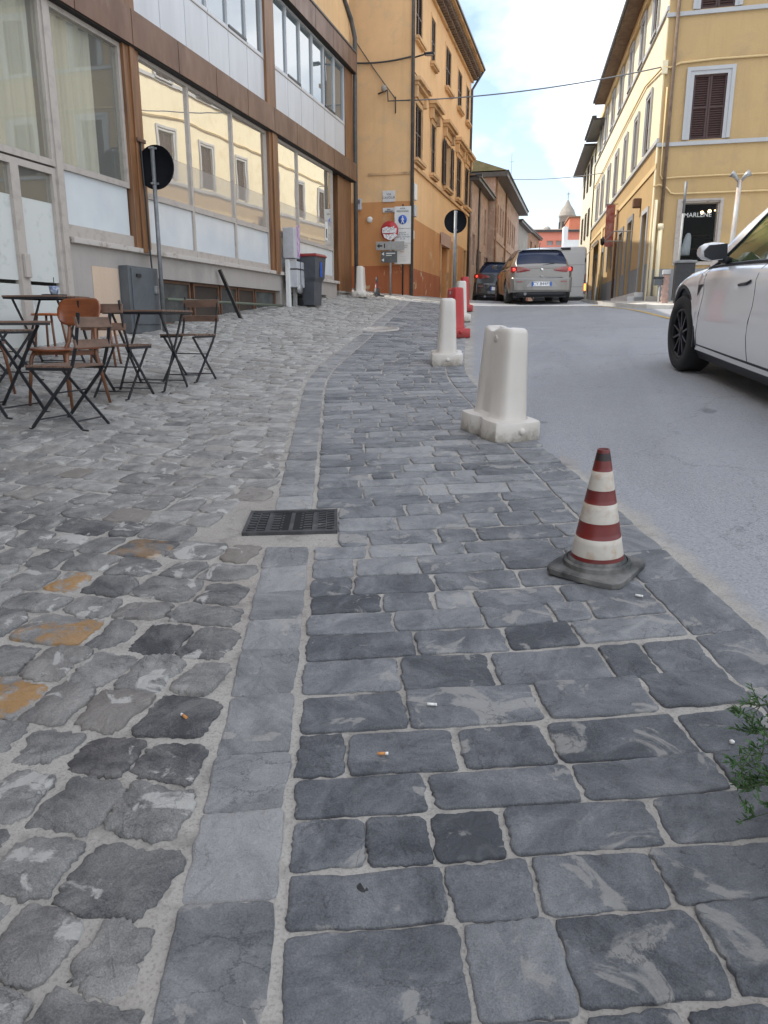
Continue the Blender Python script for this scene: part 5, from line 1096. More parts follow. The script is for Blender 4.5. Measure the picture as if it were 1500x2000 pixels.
stext('ORDINANZA\nCOMUNALE', .05, 0, 1.325, M_INKG); stext('Avviso', .045, 0, 1.19, pm('orange_lettering', (.55, .25, .12), rough=.6)); stext('...............\n..............\n..............', .05, .03, 1.03, M_INKG)

# ============================================================ STREET BITS ON THE LEFT
x, y = -5.80, 9.55; cb = wthing('utility_cabinet', 'grey metal utility cabinet with a padlock against the plinth', 'cabinet', (-5.95, 9.6, G(-6, 9.6)))
zb = G(-6, 9.6) - .02
part('body', MB().fbox(FL, 9.24, 9.98, zb, 2.0, .006, .14), M_CAB, cb, .006); part('door', MB().fbox(FL, 9.30, 9.95, zb + .12, 1.97, .14, .155), M_CAB, cb, .004)
part('padlock', MB().fbox(FL, 9.82, 9.9, 1.66, 1.76, .155, .19), M_GALV, cb, .006); part('hasp', MB().fbox(FL, 9.40, 9.5, 1.86, 1.9, .155, .175), M_BLACK, cb)
t = wthing('cable_drop', 'thin dark cable with a ring hanging down the brown column', 'cable', (-5.9, 9.8, 3.6)); part('wire', MB().tube([(-5.9, 9.83, 3.62), (-5.89, 9.85, 2.9), (-5.9, 9.88, 2.27), (-5.91, 9.92, 2.0), (-5.92, 9.86, 1.98)], .012, 6), M_BLACK, t); part('hook', MB().fbox(FL, 9.75, 9.95, 3.60, 3.65, .086, .12), M_RUST, t, .01)
t = wthing('railing', 'low green pipe railing in front of the basement windows', 'railing', (-5.9, 12.5, 1.6)); part('rail', MB().tube([(-5.93, 10.3, 1.60), (-5.93, 14.8, 1.60)], .022, 8), M_GREENP, t)
t = wthing('leaning_post', 'black steel post leaning before the basement railing', 'post', (-5.75, 12.0, G(-5.75, 12))); part('bar', MB().tube([(-5.70, 12.35, G(-5.7, 12.3) - .05), (-5.93, 12.05, 2.12)], 0, flat=(.05, .05, (0, 1, 0))), M_BLACK, t)
zb = G(-5.75, 14.9)
t = wthing('meter_post', 'light grey meter boxes strapped to two short posts beside the bin', 'meter box', (-5.8, 15.05, zb))
part('upper_box', MB().box((-5.95, 14.95, zb + .98), (-5.72, 15.28, zb + 1.56)), M_BOX, t, .008); part('lower_box', MB().box((-5.93, 15.0, zb + .42), (-5.68, 15.42, zb + .92)), M_BOX, t, .012)
part('poster', MB().box((-5.719, 15.13, zb + 1.0), (-5.714, 15.27, zb + 1.62)), M_PURP, t); part('post', MB().box((-5.9, 14.92, zb - .1), (-5.83, 15.02, zb + .95)), M_WHITE, t); part('post', MB().box((-5.86, 15.2, zb - .1), (-5.8, 15.28, zb + .45)), M_LGREY, t)
part('strap', MB().box((-5.935, 14.995, zb + .76), (-5.675, 15.425, zb + .785)).box((-5.70, 15.18, zb + .42), (-5.674, 15.2, zb + .92)), M_BLACK, t); part('meter_dial', MB().lathe([(0, .05), (.1, .04), (.11, 0)], 16, M=Matrix.Translation((-5.7, 15.15, zb + .40)) @ Matrix.Rotation(R(90), 4, 'Y')), M_GALV, t)
x, y = -5.60, 15.62; zb = G(x, y)
t = thing('wheelie_bin', 'dark grey wheelie bin with a red lid beside the meter boxes', 'bin', (x, y, zb), R(84))
t.scale = (.9, .8, .98)
def trap(z, wx, wy, dy=0): return [(-wx, -wy + dy, z), (wx, -wy + dy, z), (wx, wy + dy, z), (-wx, wy + dy, z)]
mb = MB().loft([trap(.04, .19, .17), trap(.52, .205, .19), trap(.60, .25, .25), trap(1.0, .275, .275), trap(1.02, .285, .285)], smooth=False); part('body', mb, M_BIN, t, .012)
mb = MB().loft([trap(1.022, .295, .30), trap(1.05, .295, .30), trap(1.085, .26, .26)], smooth=False); part('lid', mb, M_BINRED, t, .01)
for s_ in (-1, 1): part('wheel', MB().tube([(s_ * .2 - .025, .24, .1), (s_ * .2 + .025, .24, .1)], .1, 16), M_TYRE, t)
part('sticker', MB().box((-.05, -.281, .62), (.05, -.277, .92)), M_BLUE, t); part('handle', MB().tube([(-.2, .31, 1.0), (.2, .31, 1.0)], .016, 8), M_BIN, t)
t = wthing('shop_sign', 'small green and white sign in the dark porch passage', 'sign', (-6.4, 18.6, 4.0)); part('panel', MB().box((-6.6, 18.75, 3.75), (-6.58, 19.5, 4.15)), M_WHITE, t); part('cross_mark', MB().box((-6.579, 18.95, 3.95), (-6.574, 19.3, 4.12)), M_GREENS, t)
t = wthing('bollard_notice', 'white notice sticker on the glass next to the porch', 'sticker', (-6.0, 17.9, 3.3)); part('paper', MB().fbox(FL, 17.82, 18.0, 3.15, 3.55, -.028, -.025), M_WHITE, t); part('marking', MB().fbox(FL, 17.88, 17.95, 3.2, 3.4, -.0245, -.023), M_INK, t)

# drain grate and manhole cover
g = wthing('drain_grate', 'black cast iron drain grate set where cobbles meet slabs', 'drain grate', (-1.33, 3.37, .31))
DA, DB, DC, DD = np.array((-1.51, 3.16)), np.array((-1.075, 3.28)), np.array((-1.175, 3.59)), np.array((-1.60, 3.475))
def dp(u, v, h): p = DA * (1 - u) * (1 - v) + DB * u * (1 - v) + DC * u * v + DD * (1 - u) * v; return (p[0], p[1], G(p[0], p[1]) + h - .012 * 4 * u * (1 - u))
mb = MB()
def dbox(m, u0, u1, v0, v1, h0, h1):
    vs = [dp(u, v, h) for h in (h0, h1) for u, v in ((u0, v0), (u1, v0), (u1, v1), (u0, v1))]; m.add(vs, [(0, 3, 2, 1), (4, 5, 6, 7), (0, 1, 5, 4), (1, 2, 6, 5), (2, 3, 7, 6), (3, 0, 4, 7)])
for k in range(4):
    u = k / 4
    for c in range(2):
        for r_ in range(8):
            ua = u + .035 + c * .098; va = .07 + r_ * .11 + (.0 if c == 0 else .03); dbox(mb, ua, ua + .085, va + .052, va + .094, .006, .021)
        dbox(mb, u + .03 + c * .098 - .006, u + .03 + c * .098 + .006, .05, .95, .006, .020)
for k in range(1, 4): dbox(mb, k / 4 - .022, k / 4 + .022, .05, .95, .006, .022)
part('bars', mb, M_IRON, g)
mb = MB(); dbox(mb, 0, .035, 0, 1, 0, .022); dbox(mb, .965, 1, 0, 1, 0, .022); dbox(mb, .035, .965, 0, .06, 0, .022); dbox(mb, .035, .965, .95, 1, 0, .022); part('frame', mb, M_IRON, g)
mb = MB(); n = 8; mb.add([dp(u / n, v, .0095 + .012 * 4 * (u / n) * (1 - u / n)) for v in (0.02, .98) for u in range(n + 1)], [(u, u + 1, n + 2 + u, n + 1 + u) for u in range(n)]); part('pit', mb, M_PIT, g)
mh = wthing('manhole_cover', 'round stone filled manhole cover in the cobbles near the far footpath', 'manhole cover', (-3.5, 13.0, G(-3.5, 13)))
part('ring', MB().lathe([(.40, .0), (.40, .03), (.36, .03), (.36, .022), (0, .022)], 32, (0, 0, 0), M=Matrix.Translation((-3.5, 13.0, G(-3.5, 13.0))) @ Matrix.Rotation(R(4.7), 4, 'X')), M_STRIP if False else M_LEDGE, mh)
# litter
for i, (x, y, rz, m_, lab) in enumerate([(-.44, 1.69, .3, M_CIGO, 'orange cigarette end between the slabs'), (-1.03, 1.73, 2.6, M_CIGO, 'orange cigarette end on a cobble'), (-.36, 1.94, .1, M_CIGW, 'white cigarette end on a dark slab'), (.25, 2.78, -.2, M_CIGW, 'white cigarette end beside the striped cone')]):
    t = thing('cigarette_end', lab, 'litter', (x, y, G(x, y) + .0225), rz); part('filter', MB().tube([(-.014, 0, 0), (.006, 0, 0)], .0042, 8), m_, t); part('ash_tip', MB().tube([(.0061, 0, 0), (.014, 0, 0)], .004, 8), M_CIGW, t)
solo('pebble', MB().lathe([(0, -.006), (.006, -.003), (.007, .002), (0, .007)], 8, (.43, 1.92, G(.43, 1.92) + .018)), M_CIGW, 'tiny white pebble on a slab near the fern', 'pebble', (.43, 1.92, G(.43, 1.92)))
solo('gum_spot', MB().lathe([(0, .002), (.014, .001), (.016, 0)], 10, (-.37, 1.27, G(-.37, 1.27) + .012)), M_INK, 'round black gum spot on a slab', 'gum', (-.37, 1.27, G(-.37, 1.27)))

# ============================================================ RIGHT SIDE STREET FURNITURE
zp = lambda x, y: G(x, y) + .085
x, y = 2.12, 20.9
t = thing('street_pole', 'slim leaning steel pole with a dark top before the shop window', 'pole', (x, y, zp(x, y))); part('shaft', MB().tube([(0, 0, 0), (.015, 0, 2.1)], .028, 10), M_LGREY, t); part('dark_top', MB().tube([(.015, 0, 2.1), (.02, 0, 2.82)], [.03, .036], 10), M_GALVD, t)
x, y = 3.25, 20.6
t = thing('siren_pole', 'thick rusty steel pole with a forked top behind the white car', 'pole', (x, y, zp(x, y)), 0); part('shaft', MB().tube([(-.02, 0, 0), (.04, 0, 2.78)], .055, 12), pm('rust_streaked_steel', (.42, .41, .39), (.30, .17, .10), .6, .2, scale=4, stretch=(3, 3, .5), lo=.5, hi=.7), t)
for s_ in (-1, 1): part('horn', MB().tube([(.04 + s_ * .03, 0, 2.76), (.04 + s_ * .12, 0, 2.88), (.04 + s_ * .2, 0, 2.93)], [.035, .05, .085], 12), M_GALV, t)
x, y = 2.22, 20.35
t = thing('litter_bin', 'square black litter bin with ash slot by the shop window', 'bin', (x, y, zp(x, y)))
part('body', MB().box((-.22, -.2, .08), (.22, .2, .93)), M_BLACKP, t, .012); part('lid', MB().box((-.25, -.23, .93), (.25, .23, .99)), M_GALVD, t, .015); part('ash_slot', MB().box((-.12, -.12, .99), (.14, .1, 1.02)), M_BLACK, t, .005); part('foot', MB().box((-.18, -.16, 0), (.18, .16, .08)), M_BLACK, t)
x, y = 1.85, 20.6
t = thing('brick_pier', 'short pink brick pier with a pale cap next to the litter bin', 'pier', (x, y, zp(x, y))); mb = MB()
for r_ in range(9):
    for c in range(2): mb.box((-.07 + c * .075 - (.02 if r_ % 2 else 0), -.1, r_ * .075), (-.07 + c * .075 + .066 - (.02 if r_ % 2 else 0), .1, r_ * .075 + .066))
mb.box((-.075, -.09, 0), (.06, .09, .67)); part('shaft', mb, M_ROLLB, t); part('cap', MB().box((-.1, -.12, .675), (.08, .12, .78)), M_MARBLE, t, .006)
x, y = 1.66, 20.5
t = thing('ashtray_stand', 'small dark ashtray box on a thin white post at the kerb', 'ashtray', (x, y, zp(x, y))); part('post', MB().tube([(.03, 0, 0), (.03, 0, .55)], .018, 8), M_WHITE, t); part('box', MB().box((-.1, -.1, .42), (.1, .1, .58)), M_CAB, t, .012); part('lid', MB().box((-.12, -.12, .58), (.12, .12, .62)), M_BLACK, t, .006)
t = wthing('wall_plinth_box', 'low grey concrete box at the foot of the corner downpipes', 'box', FF(.2, .2, 1.75)); part('block', MB().fbox(FF, -.02, .55, 1.5, 1.93, .02, .26), M_STONE, t, .008)

# ============================================================ VEHICLES  (local x right, y forward, z up)
def itp(tab, y): return float(np.interp(y, [a for a, _ in tab], [b for _, b in tab]))
def smooth_tab(tab, k=.10):
    """soften an interpolation table"""
    f = lambda y: np.mean([itp(tab, y + d) for d in (-k, -k / 2, 0, k / 2, k)])
    return f
class CarShape:
    def __init__(s, W, sill, belt, hood, axles, rad, zw, cab, prof=None):
        s.w = smooth_tab(W, .08); s.sill = smooth_tab(sill, .05); s.belt = smooth_tab(belt, .12); s.hood = smooth_tab(hood, .10)
        s.axles = axles; s.rad = rad; s.zw = zw; s.y0 = W[0][0]; s.y1 = W[-1][0]; s.cab = cab
        s.prof = prof or [(0, .955), (.10, .975), (.22, .985), (.36, .992), (.44, 1.0), (.55, .992), (.70, .985), (.84, .985), (.93, .962), (1, .90)]
    def low(s, y):
        z = s.sill(y)
        for a in s.axles:
            d = abs(y - a); r = s.rad + .045
            if d < r: z = max(z, s.zw + sqrt(r * r - d * d))
        return z
    def side(s, y, t):
        zl = s.low(y); zs = s.sill(y); zb = s.belt(y); z = zl + (zb - zl) * t; tt = (z - zs) / (zb - zs)
        return (s.w(y) * float(np.interp(tt, [a for a, _ in s.prof], [b for _, b in s.prof])), z)
    def stations(s, n=46):
        ys = list(np.linspace(s.y0, s.y1, n))
        for a in s.axles:
            for k in range(25): ys.append(a + (s.rad + .045) * sin(-pi / 2 + pi * k / 24))
            ys += [a - s.rad - .047, a + s.rad + .047]
        return sorted({round(y, 4) for y in ys if s.y0 <= y <= s.y1})
    def body(s):
        rings = []
        for y in s.stations():
            half = [s.side(y, t) for t in (0, .08, .18, .3, .42, .5, .6, .72, .84, .93, 1)]
            w, zb, zh = s.w(y), s.belt(y), s.hood(y)
            half += [(w * .80, zb + (zh - zb) * .42), (w * .62, zb + (zh - zb) * .72), (w * .35, zb + (zh - zb) * .93), (0.0, zh)]
            rings.append([(x, y, z) for x, z in half] + [(-x, y, z) for x, z in half[-2::-1]])
        return MB().loft(rings, closed=False)
    def cabpt(s, y, t, off=0):
        """t 0 belt .. 1 roof edge .. 2 roof middle"""
        zr = itp(s.cab['roof'], y); wb = s.w(y) * s.cab['wb']; zb = s.belt(y) - .01; k = s.cab['wr'](y)
        zr = max(zr, zb + .001); frac = (zr - zb) / s.cab['h']
        wr = wb + (k - wb) * min(1, frac)
        if t <= 1: x = wb + (wr - wb) * t + .05 * sin(pi * t) * frac * .5 + off; z = zb + (zr - .035 * min(1, frac) - zb) * t
        else: q = t - 1; x = wr * (1 - q); z = zr - .035 * min(1, frac) * (1 - q) ** 2.2 + .02 * q * (2 - q) + off
        return x, z
    def cabin(s, n=44):
        c = s.cab; rings = []
        for y in np.linspace(c['y0'], c['y1'], n):
            h = [s.cabpt(y, t) for t in (0, .15, .3, .45, .6, .75, .88, 1, 1.06, 1.15, 1.3, 1.5, 1.75, 2)]
            rings.append([(x, y, z) for x, z in h] + [(-x, y, z) for x, z in h[-2::-1]])
        return MB().loft(rings, closed=False)
    def glass(s, ya, yb, t0, t1, sx, off=.006, n=14, m=8):
        """side glass patch; ya(t), yb(t) give its ends"""
        rings = []
        for i in range(m + 1):
            t = t0 + (t1 - t0) * i / m; row = []
            for j in range(n + 1):
                y = ya(t) + (yb(t) - ya(t)) * j / n; x, z = s.cabpt(y, t, off); row.append((sx * x, y, z))
            rings.append(row)
        return MB().loft(rings, closed=False, cap=False)
    def screen(s, ya, yb, tmin=1.08, off=.008, n=16):
        rings = []
        for j in range(n + 1):
            y = ya + (yb - ya) * j / n; row = []
            for t in list(np.linspace(tmin, 2, 9)): x, z = s.cabpt(y, t, off if t > 1 else 0); row.append((x, y, z))
            rings.append(row + [(-x, y_, z) for x, y_, z in row[-2::-1]])
        return MB().loft(rings, closed=False, cap=False)
def wheel(t, x, y, z, r, w, sx, rimmat, spokes=5, dark=True):
    M = Matrix.Translation((x, y, z)) @ Matrix.Rotation(R(90) * sx, 4, 'Y')
    wh = part('wheel', MB().lathe([(r * .3, -w / 2), (r * .66, -w / 2), (r * .66, w / 2 - .05), (0, w / 2 - .06)], 32, M=M), M_BLACK, t)
    part('tyre', MB().lathe([(r * .66, -w / 2), (r * .93, -w / 2), (r, -w * .36), (r, w * .36), (r * .93, w / 2), (r * .72, w / 2 + .004), (r * .66, w / 2 - .012), (r * .65, w / 2 - .05)], 40, M=M), M_TYRE, wh)
    mb = MB(); mb.lathe([(r * .66, w / 2 - .02), (r * .62, w / 2 - .004), (r * .59, w / 2 - .02)], 36, M=M); mb.lathe([(r * .17, w / 2 - .045), (r * .16, w / 2 - .018), (0, w / 2 - .012)], 20, M=M)
    for k in range(spokes):
        a = 2 * pi * k / spokes
        for da in ((-.13, .13) if spokes < 9 else (0,)):
            Mk = M @ Matrix.Rotation(a + da, 4, 'Z'); hw = r * (.05 if spokes < 9 else .045)
            mb.add([Mk @ Vector(p) for p in ((r * .12, -hw, w / 2 - .05), (r * .12, hw, w / 2 - .05), (r * .62, hw * .8, w / 2 - .04), (r * .62, -hw * .8, w / 2 - .04), (r * .12, -hw * .7, w / 2 - .018), (r * .12, hw * .7, w / 2 - .018), (r * .62, hw * .5, w / 2 - .01), (r * .62, -hw * .5, w / 2 - .01))], [(4, 5, 6, 7), (0, 1, 5, 4), (1, 2, 6, 5), (2, 3, 7, 6), (3, 0, 4, 7)])
    part('rim', mb, rimmat, wh); return wh
def seam(S, t, pts, sx, name='door_seam', r=.0022, mat=None):
    """thin dark joint following the body side; pts = (y, t) pairs"""
    P = []
    for (ya, ta), (yb, tb) in zip(pts[:-1], pts[1:]):
        for k in range(8): q = k / 8; P.append((ya + (yb - ya) * q, ta + (tb - ta) * q))
    P.append(pts[-1]); V = []
    for y, tt in P: x, z = S.side(y, tt); V.append((sx * (x + .0005), y, z))
    return part(name, MB().tube(V, r, 5), mat or M_TRIM, t)
def put_car(t, x, y, hdg, scale=1, z=None, pitch=None):
    h = R(hdg); fx, fy = sin(h), cos(h); L = 1.35
    za, zb = G(x - fx * L, y - fy * L), G(x + fx * L, y + fy * L); 
    rt = (fy, -fx); zr, zl = G(x + rt[0] * .75, y + rt[1] * .75), G(x - rt[0] * .75, y - rt[1] * .75)
    t.location = (x, y, (za + zb) / 2 if z is None else z); t.rotation_mode = 'XYZ'
    t.rotation_euler = (math.atan2(zb - za, 2 * L), -math.atan2(zr - zl, 1.5), -h); t.scale = (scale,) * 3

# --- white electric car, right foreground
S = CarShape([(-2.38, .62), (-2.25, .80), (-1.95, .90), (-1.38, .945), (-.6, .955), (.3, .955), (1.0, .948), (1.5, .94), (1.9, .89), (2.2, .76), (2.33, .60), (2.38, .48)],
             [(-2.38, .42), (-2.1, .30), (-.9, .25), (.9, .25), (2.0, .24), (2.38, .30)], [(-2.38, .98), (-1.9, 1.06), (-1.0, 1.05), (0, 1.01), (.7, .975), (1.1, .945), (1.5, .895), (1.9, .79), (2.2, .68), (2.38, .58)],
             [(-2.38, 1.0), (-1.9, 1.08), (0, 1.04), (.8, 1.07), (1.1, 1.055), (1.5, .985), (1.9, .88), (2.2, .75), (2.38, .62)], (-1.38, 1.51), .375, .345,
             dict(y0=-2.15, y1=1.12, wb=.90, wr=lambda y: .60 - .04 * abs(y + .3) ** 2 * .3, h=.62, roof=[(-2.15, 1.08), (-1.7, 1.30), (-1.1, 1.50), (-.6, 1.585), (-.2, 1.605), (.1, 1.575), (.4, 1.48), (.75, 1.29), (1.12, 1.03)]))
t = thing('electric_car', 'white electric car with black wheels cut off at the right edge', 'car')
part('body', S.body(), M_CWHITE, t, fix=False); part('roof', S.cabin(), M_CWHITE, t, fix=False)
GW = pm('painted_green_car_glass', (.085, .115, .035), (.05, .07, .03), .05, scale=2.2, coat=1.0)  # green seen in the window is painted into the opaque pane colour
for sx in (-1, 1):
    wd = part('side_window', S.glass(lambda q: -.02, lambda q: 1.02 - .88 * q ** .95 - .015, .05, .93, sx), GW, t, fix=False)
    part('side_window', S.glass(lambda q: -1.45 + .55 * q, lambda q: -.08, .05, .93, sx), GW, t, fix=False)
    part('window_trim', MB().tube([(sx * (S.cabpt(y, .03)[0] + .004), y, S.cabpt(y, .03)[1]) for y in np.linspace(-1.6, 1.06, 20)], .016, 6), M_TRIM, t)
    part('window_trim', MB().tube([(sx * (S.cabpt(y, q)[0] + .008), y, S.cabpt(y, q)[1]) for q, y in [(q, 1.05 - .90 * q ** .95) for q in np.linspace(.0, .95, 12)]], .013, 6), M_TRIM, t)
    part('quarter_trim', MB().tube([(sx * (S.cabpt(y, q)[0] + .009), y, S.cabpt(y, q)[1]) for q, y in [(q, .78 - .10 * q) for q in np.linspace(.03, .26, 5)]], .008, 6), M_TRIM, t)
    seam(S, t, [(.98, .99), (.93, .72), (.97, .45), (1.03, .22), (1.03, .06)], sx); seam(S, t, [(-.12, .99), (-.13, .6), (-.08, .3), (-.12, .05)], sx); seam(S, t, [(1.05, 1.0), (1.5, 1.0), (2.0, .99)], sx, 'hood_seam')
    seam(S, t, [(-.9, .99), (-.95, .6), (-.85, .1)], sx)
    # flush door handles, camera vent, mirror
    for yh in (.06, -.95):
        V = [(sx * (S.side(y, tt)[0] + .004), y, S.side(y, tt)[1]) for y, tt in ((yh + .11, .79), (yh - .04, .805), (yh - .11, .83))]; part('door_handle', MB().tube(V, [.010, .012, .010], 8), M_TRIM, t)
    f = lambda y, tt: (sx * (S.side(y, tt)[0] + .004), y, S.side(y, tt)[1]); part('side_vent', MB().add([f(1.075, .66), f(1.075, .80), f(.94, .80), f(1.0, .76)], [(0, 1, 2, 3)]), M_TRIM, t, fix=False)
    mr = part('mirror', MB().loft([[(sx * (xx + .0), .66 + dy * k, 1.085 + dz * k2) for dy, dz in ((-.06, -.07), (-.07, .0), (-.055, .065), (.02, .07), (.085, .03), (.095, -.03), (.05, -.075))] for xx, k, k2 in ((.90, .6, .6), (.93, .95, .95), (1.0, 1.05, 1.0), (1.06, .95, .85), (1.10, .6, .5))]), M_CWHITE, t)
    part('mirror_glass', MB().prism([(sx * x_, z_) for x_, z_ in ((.905, 1.03), (1.02, 1.018), (1.075, 1.045), (1.085, 1.09), (1.05, 1.132), (.915, 1.142))], .568, .60), M_TRIM, mr)
    part('mirror_arm', MB().tube([(sx * .83, .66, 1.0), (sx * .93, .66, 1.03)], .03, 8), M_TRIM, mr)
    part('sill_cladding', MB().loft([[(sx * (S.w(y) * .955 + .004), y, .40 - .0), (sx * (S.w(y) * .965 + .006), y, .30), (sx * S.w(y) * .90, y, .17), (sx * S.w(y) * .7, y, .16)] for y in np.linspace(-.98, 1.11, 12)], closed=False, cap=False), M_TRIM, t)
    for a in S.axles:
        wheel(t, sx * .805, a, .345, .352, .24, sx, M_RIMB, 10); r = .428
        ring = [(sx * (S.w(a + r * sin(q)) * .965), a + r * sin(q), .345 + r * cos(q)) for q in np.linspace(-1.75, 1.75, 24)]; part('arch_trim', MB().tube(ring, .026, 6), M_TRIM, t)
part('windscreen', S.screen(.22, 1.06), M_CGLASSD, t, fix=False); part('rear_screen', S.screen(-2.05, -1.25), M_CGLASSD, t, fix=False)
part('underside', MB().box((-.78, -2.1, .17), (.78, 2.1, .55)), M_TRIM, t)
for sx in (-1, 1): part('headlight', MB().loft([[(sx * (S.w(y) * .93 + .008), y, S.belt(y) - .03), (sx * (S.w(y) * .97 + .008), y, S.belt(y) - .10)] for y in np.linspace(1.95, 2.3, 8)], closed=False, cap=False), M_GALV, t, fix=False)
put_car(t, 2.125, 6.77, -11.5, 1.03)

# --- grey hatchback seen from behind
def rear_hatch(name, label, paint, hi=1.0, rims=M_RIMS, detail=True):
    S = CarShape([(-2.10, .70), (-2.04, .775), (-1.9, .835), (-1.6, .86), (-1.25, .872), (-.4, .872), (.6, .87), (1.25, .855), (1.7, .80), (2.0, .66), (2.1, .48)],
                 [(-2.1, .34), (-1.9, .28), (-.9, .22), (.9, .22), (1.8, .22), (2.1, .28)], [(-2.10, .84), (-2.02, .93), (-1.8, .955), (-1.0, .945), (0, .925), (.8, .90), (1.3, .86), (1.7, .79), (2.1, .62)],
                 [(-2.1, .86), (-2.02, .95), (-1.8, .98), (0, .95), (.9, .96), (1.3, .92), (1.7, .85), (2.1, .66)], (-1.28, 1.27), .315, .31,
                 dict(y0=-2.04, y1=1.15, wb=.90, wr=lambda y: .53, h=.5, roof=[(-2.04, .95), (-1.93, 1.08), (-1.78, 1.25), (-1.62, 1.365), (-1.45, 1.405), (-1.0, 1.435), (-.4, 1.445), (.0, 1.42), (.3, 1.34), (.7, 1.16), (1.15, .92)]))
    t = thing(name, label, 'car')
    part('body', S.body(), paint, t, fix=False); part('roof', S.cabin(), paint, t, fix=False)
    for sx in (-1, 1):
        part('side_window', S.glass(lambda q: -.1, lambda q: .98 - .85 * q, .06, .9, sx), M_CGLASSD, t, fix=False); part('side_window', S.glass(lambda q: -1.55 + .35 * q, lambda q: -.16, .06, .9, sx), M_CGLASSD, t, fix=False)
        mr = part('mirror', MB().loft([[(sx * xx, .62 + dy * k, 1.0 + dz * k) for dy, dz in ((-.05, -.06), (-.06, .05), (.05, .06), (.08, .0), (.05, -.07))] for xx, k in ((.86, .6), (.93, 1), (1.02, .9), (1.05, .5))]), paint, t)
        part('mirror_glass', MB().box((min(sx * .88, sx * 1.02), .55, .95), (max(sx * .88, sx * 1.02), .56, 1.045)), M_CGLASSD, mr)
        seam(S, t, [(.95, .99), (.9, .4), (.98, .08)], sx); seam(S, t, [(-.3, .99), (-.3, .4), (-.25, .08)], sx)
        for a in S.axles: wheel(t, sx * .765, a, .31, .312, .20, sx, rims, 5)
        # almond tail lamps wrapped round the corner
        lamp = part('tail_lamp', MB().loft([[(sx * x, y - .012, z0), (sx * x, y - .016, (z0 + z1) / 2), (sx * x, y - .012, z1)] for x, y, z0, z1 in ((.31, -2.115, .85, .885), (.40, -2.115, .83, .915), (.52, -2.105, .81, .94), (.64, -2.095, .80, .955), (.73, -2.07, .80, .96), (.80, -2.01, .81, .95), (.835, -1.95, .84, .92))], closed=False, cap=False), M_TAILR, t, fix=False)
        part('lit_lens', MB().lathe([(0, .02), (.03, .017), (.042, .0)], 16, M=Matrix.Translation((sx * .725, -2.078, .878)) @ Matrix.Rotation(R(90), 4, 'X')), M_TAILON, lamp)
        part('reflector', MB().box((min(sx * .50, sx * .66), -2.13, .555), (max(sx * .50, sx * .66), -2.08, .585)), M_TAILR, t, .006)
    # rear screen follows the hatch
    part('rear_screen', S.screen(-1.99, -1.60, 1.02), M_CGLASSD, t, fix=False)
    part('spoiler', MB().loft([[(x, -1.60 - .05 * (1 - (x / .6) ** 2), 1.385 + .02 * (1 - (x / .6) ** 2)), (x, -1.66 - .05 * (1 - (x / .6) ** 2), 1.375 + .02 * (1 - (x / .6) ** 2)), (x, -1.58, 1.36)] for x in np.linspace(-.58, .58, 9)]), paint, t)
    part('windscreen', S.screen(.05, 1.08), M_CGLASSD, t, fix=False)
    part('underside', MB().box((-.70, -1.9, .16), (.70, 1.9, .5)), M_TRIM, t)
    # bumper, plate, badge, exhaust, wiper
    bp = MB().loft([[(x, -2.06 - .075 * (1 - (x / .84) ** 4), z) for z in (.30, .36, .62, .67)] + [(x, -1.95, .69), (x, -1.95, .29)] for x in np.linspace(-.80, .80, 15)]); bum = part('bumper', bp, paint, t)
    part('lower_valance', MB().loft([[(x, -2.04 - .07 * (1 - (x / .84) ** 4), z) for z in (.20, .33)] + [(x, -1.9, .33), (x, -1.9, .2)] for x in np.linspace(-.66, .66, 11)]), M_TRIM, bum)
    rec = part('plate_recess', MB().prism([(-.40, .44), (.40, .44), (.30, .585), (-.30, .585)], -2.142, -2.10), M_LGREY if paint is not M_CDARK else M_TRIM, bum)
    pl = part('number_plate', MB().box((-.262, -2.150, .455), (.262, -2.143, .565)), M_PLATE, t, .003)
    part('blue_band', MB().box((-.262, -2.1525, .455), (-.22, -2.1505, .565)).box((.22, -2.1525, .455), (.262, -2.1505, .565)), M_BLUE, pl)
    if detail: text('lettering', 'CY 844FS', .115, Matrix(((1, 0, 0, 0), (0, 0, -1, -2.151), (0, 1, 0, .510), (0, 0, 0, 1))), M_INK, pl, .0008)
    part('badge', MB().lathe([(.04, .0), (.04, .012), (.0, .016)], 18, M=Matrix.Translation((0, -2.105, .87)) @ Matrix.Rotation(R(90), 4, 'X')), M_CHROME, t)
    part('trim_strip', MB().box((.10, -2.140, .686), (.56, -2.10, .694)).box((-.03, -2.142, .69), (.03, -2.1, .72)), M_GALV, t, .004)
    part('exhaust', MB().tube([(-.42, -2.12, .26), (-.42, -1.8, .26)], .04, 12), M_GALVD, t)
    part('wiper', MB().tube([(.02, -2.02, .985), (.34, -1.985, 1.03)], .012, 5), M_TRIM, t)
    part('aerial', MB().tube([(0, -1.45, 1.42), (0, -1.55, 1.56)], .008, 5), M_TRIM, t)
    return t
t = rear_hatch('hatchback_car', 'bronze grey hatchback with lit tail lamps driving up the street', M_CGREY); put_car(t, -1.58, 22.5, -12, .96)
t = rear_hatch('dark_car', 'dark brown car mostly hidden left of the grey hatchback', M_CDARK, detail=False); put_car(t, -3.1, 29.2, -3, 1.06)
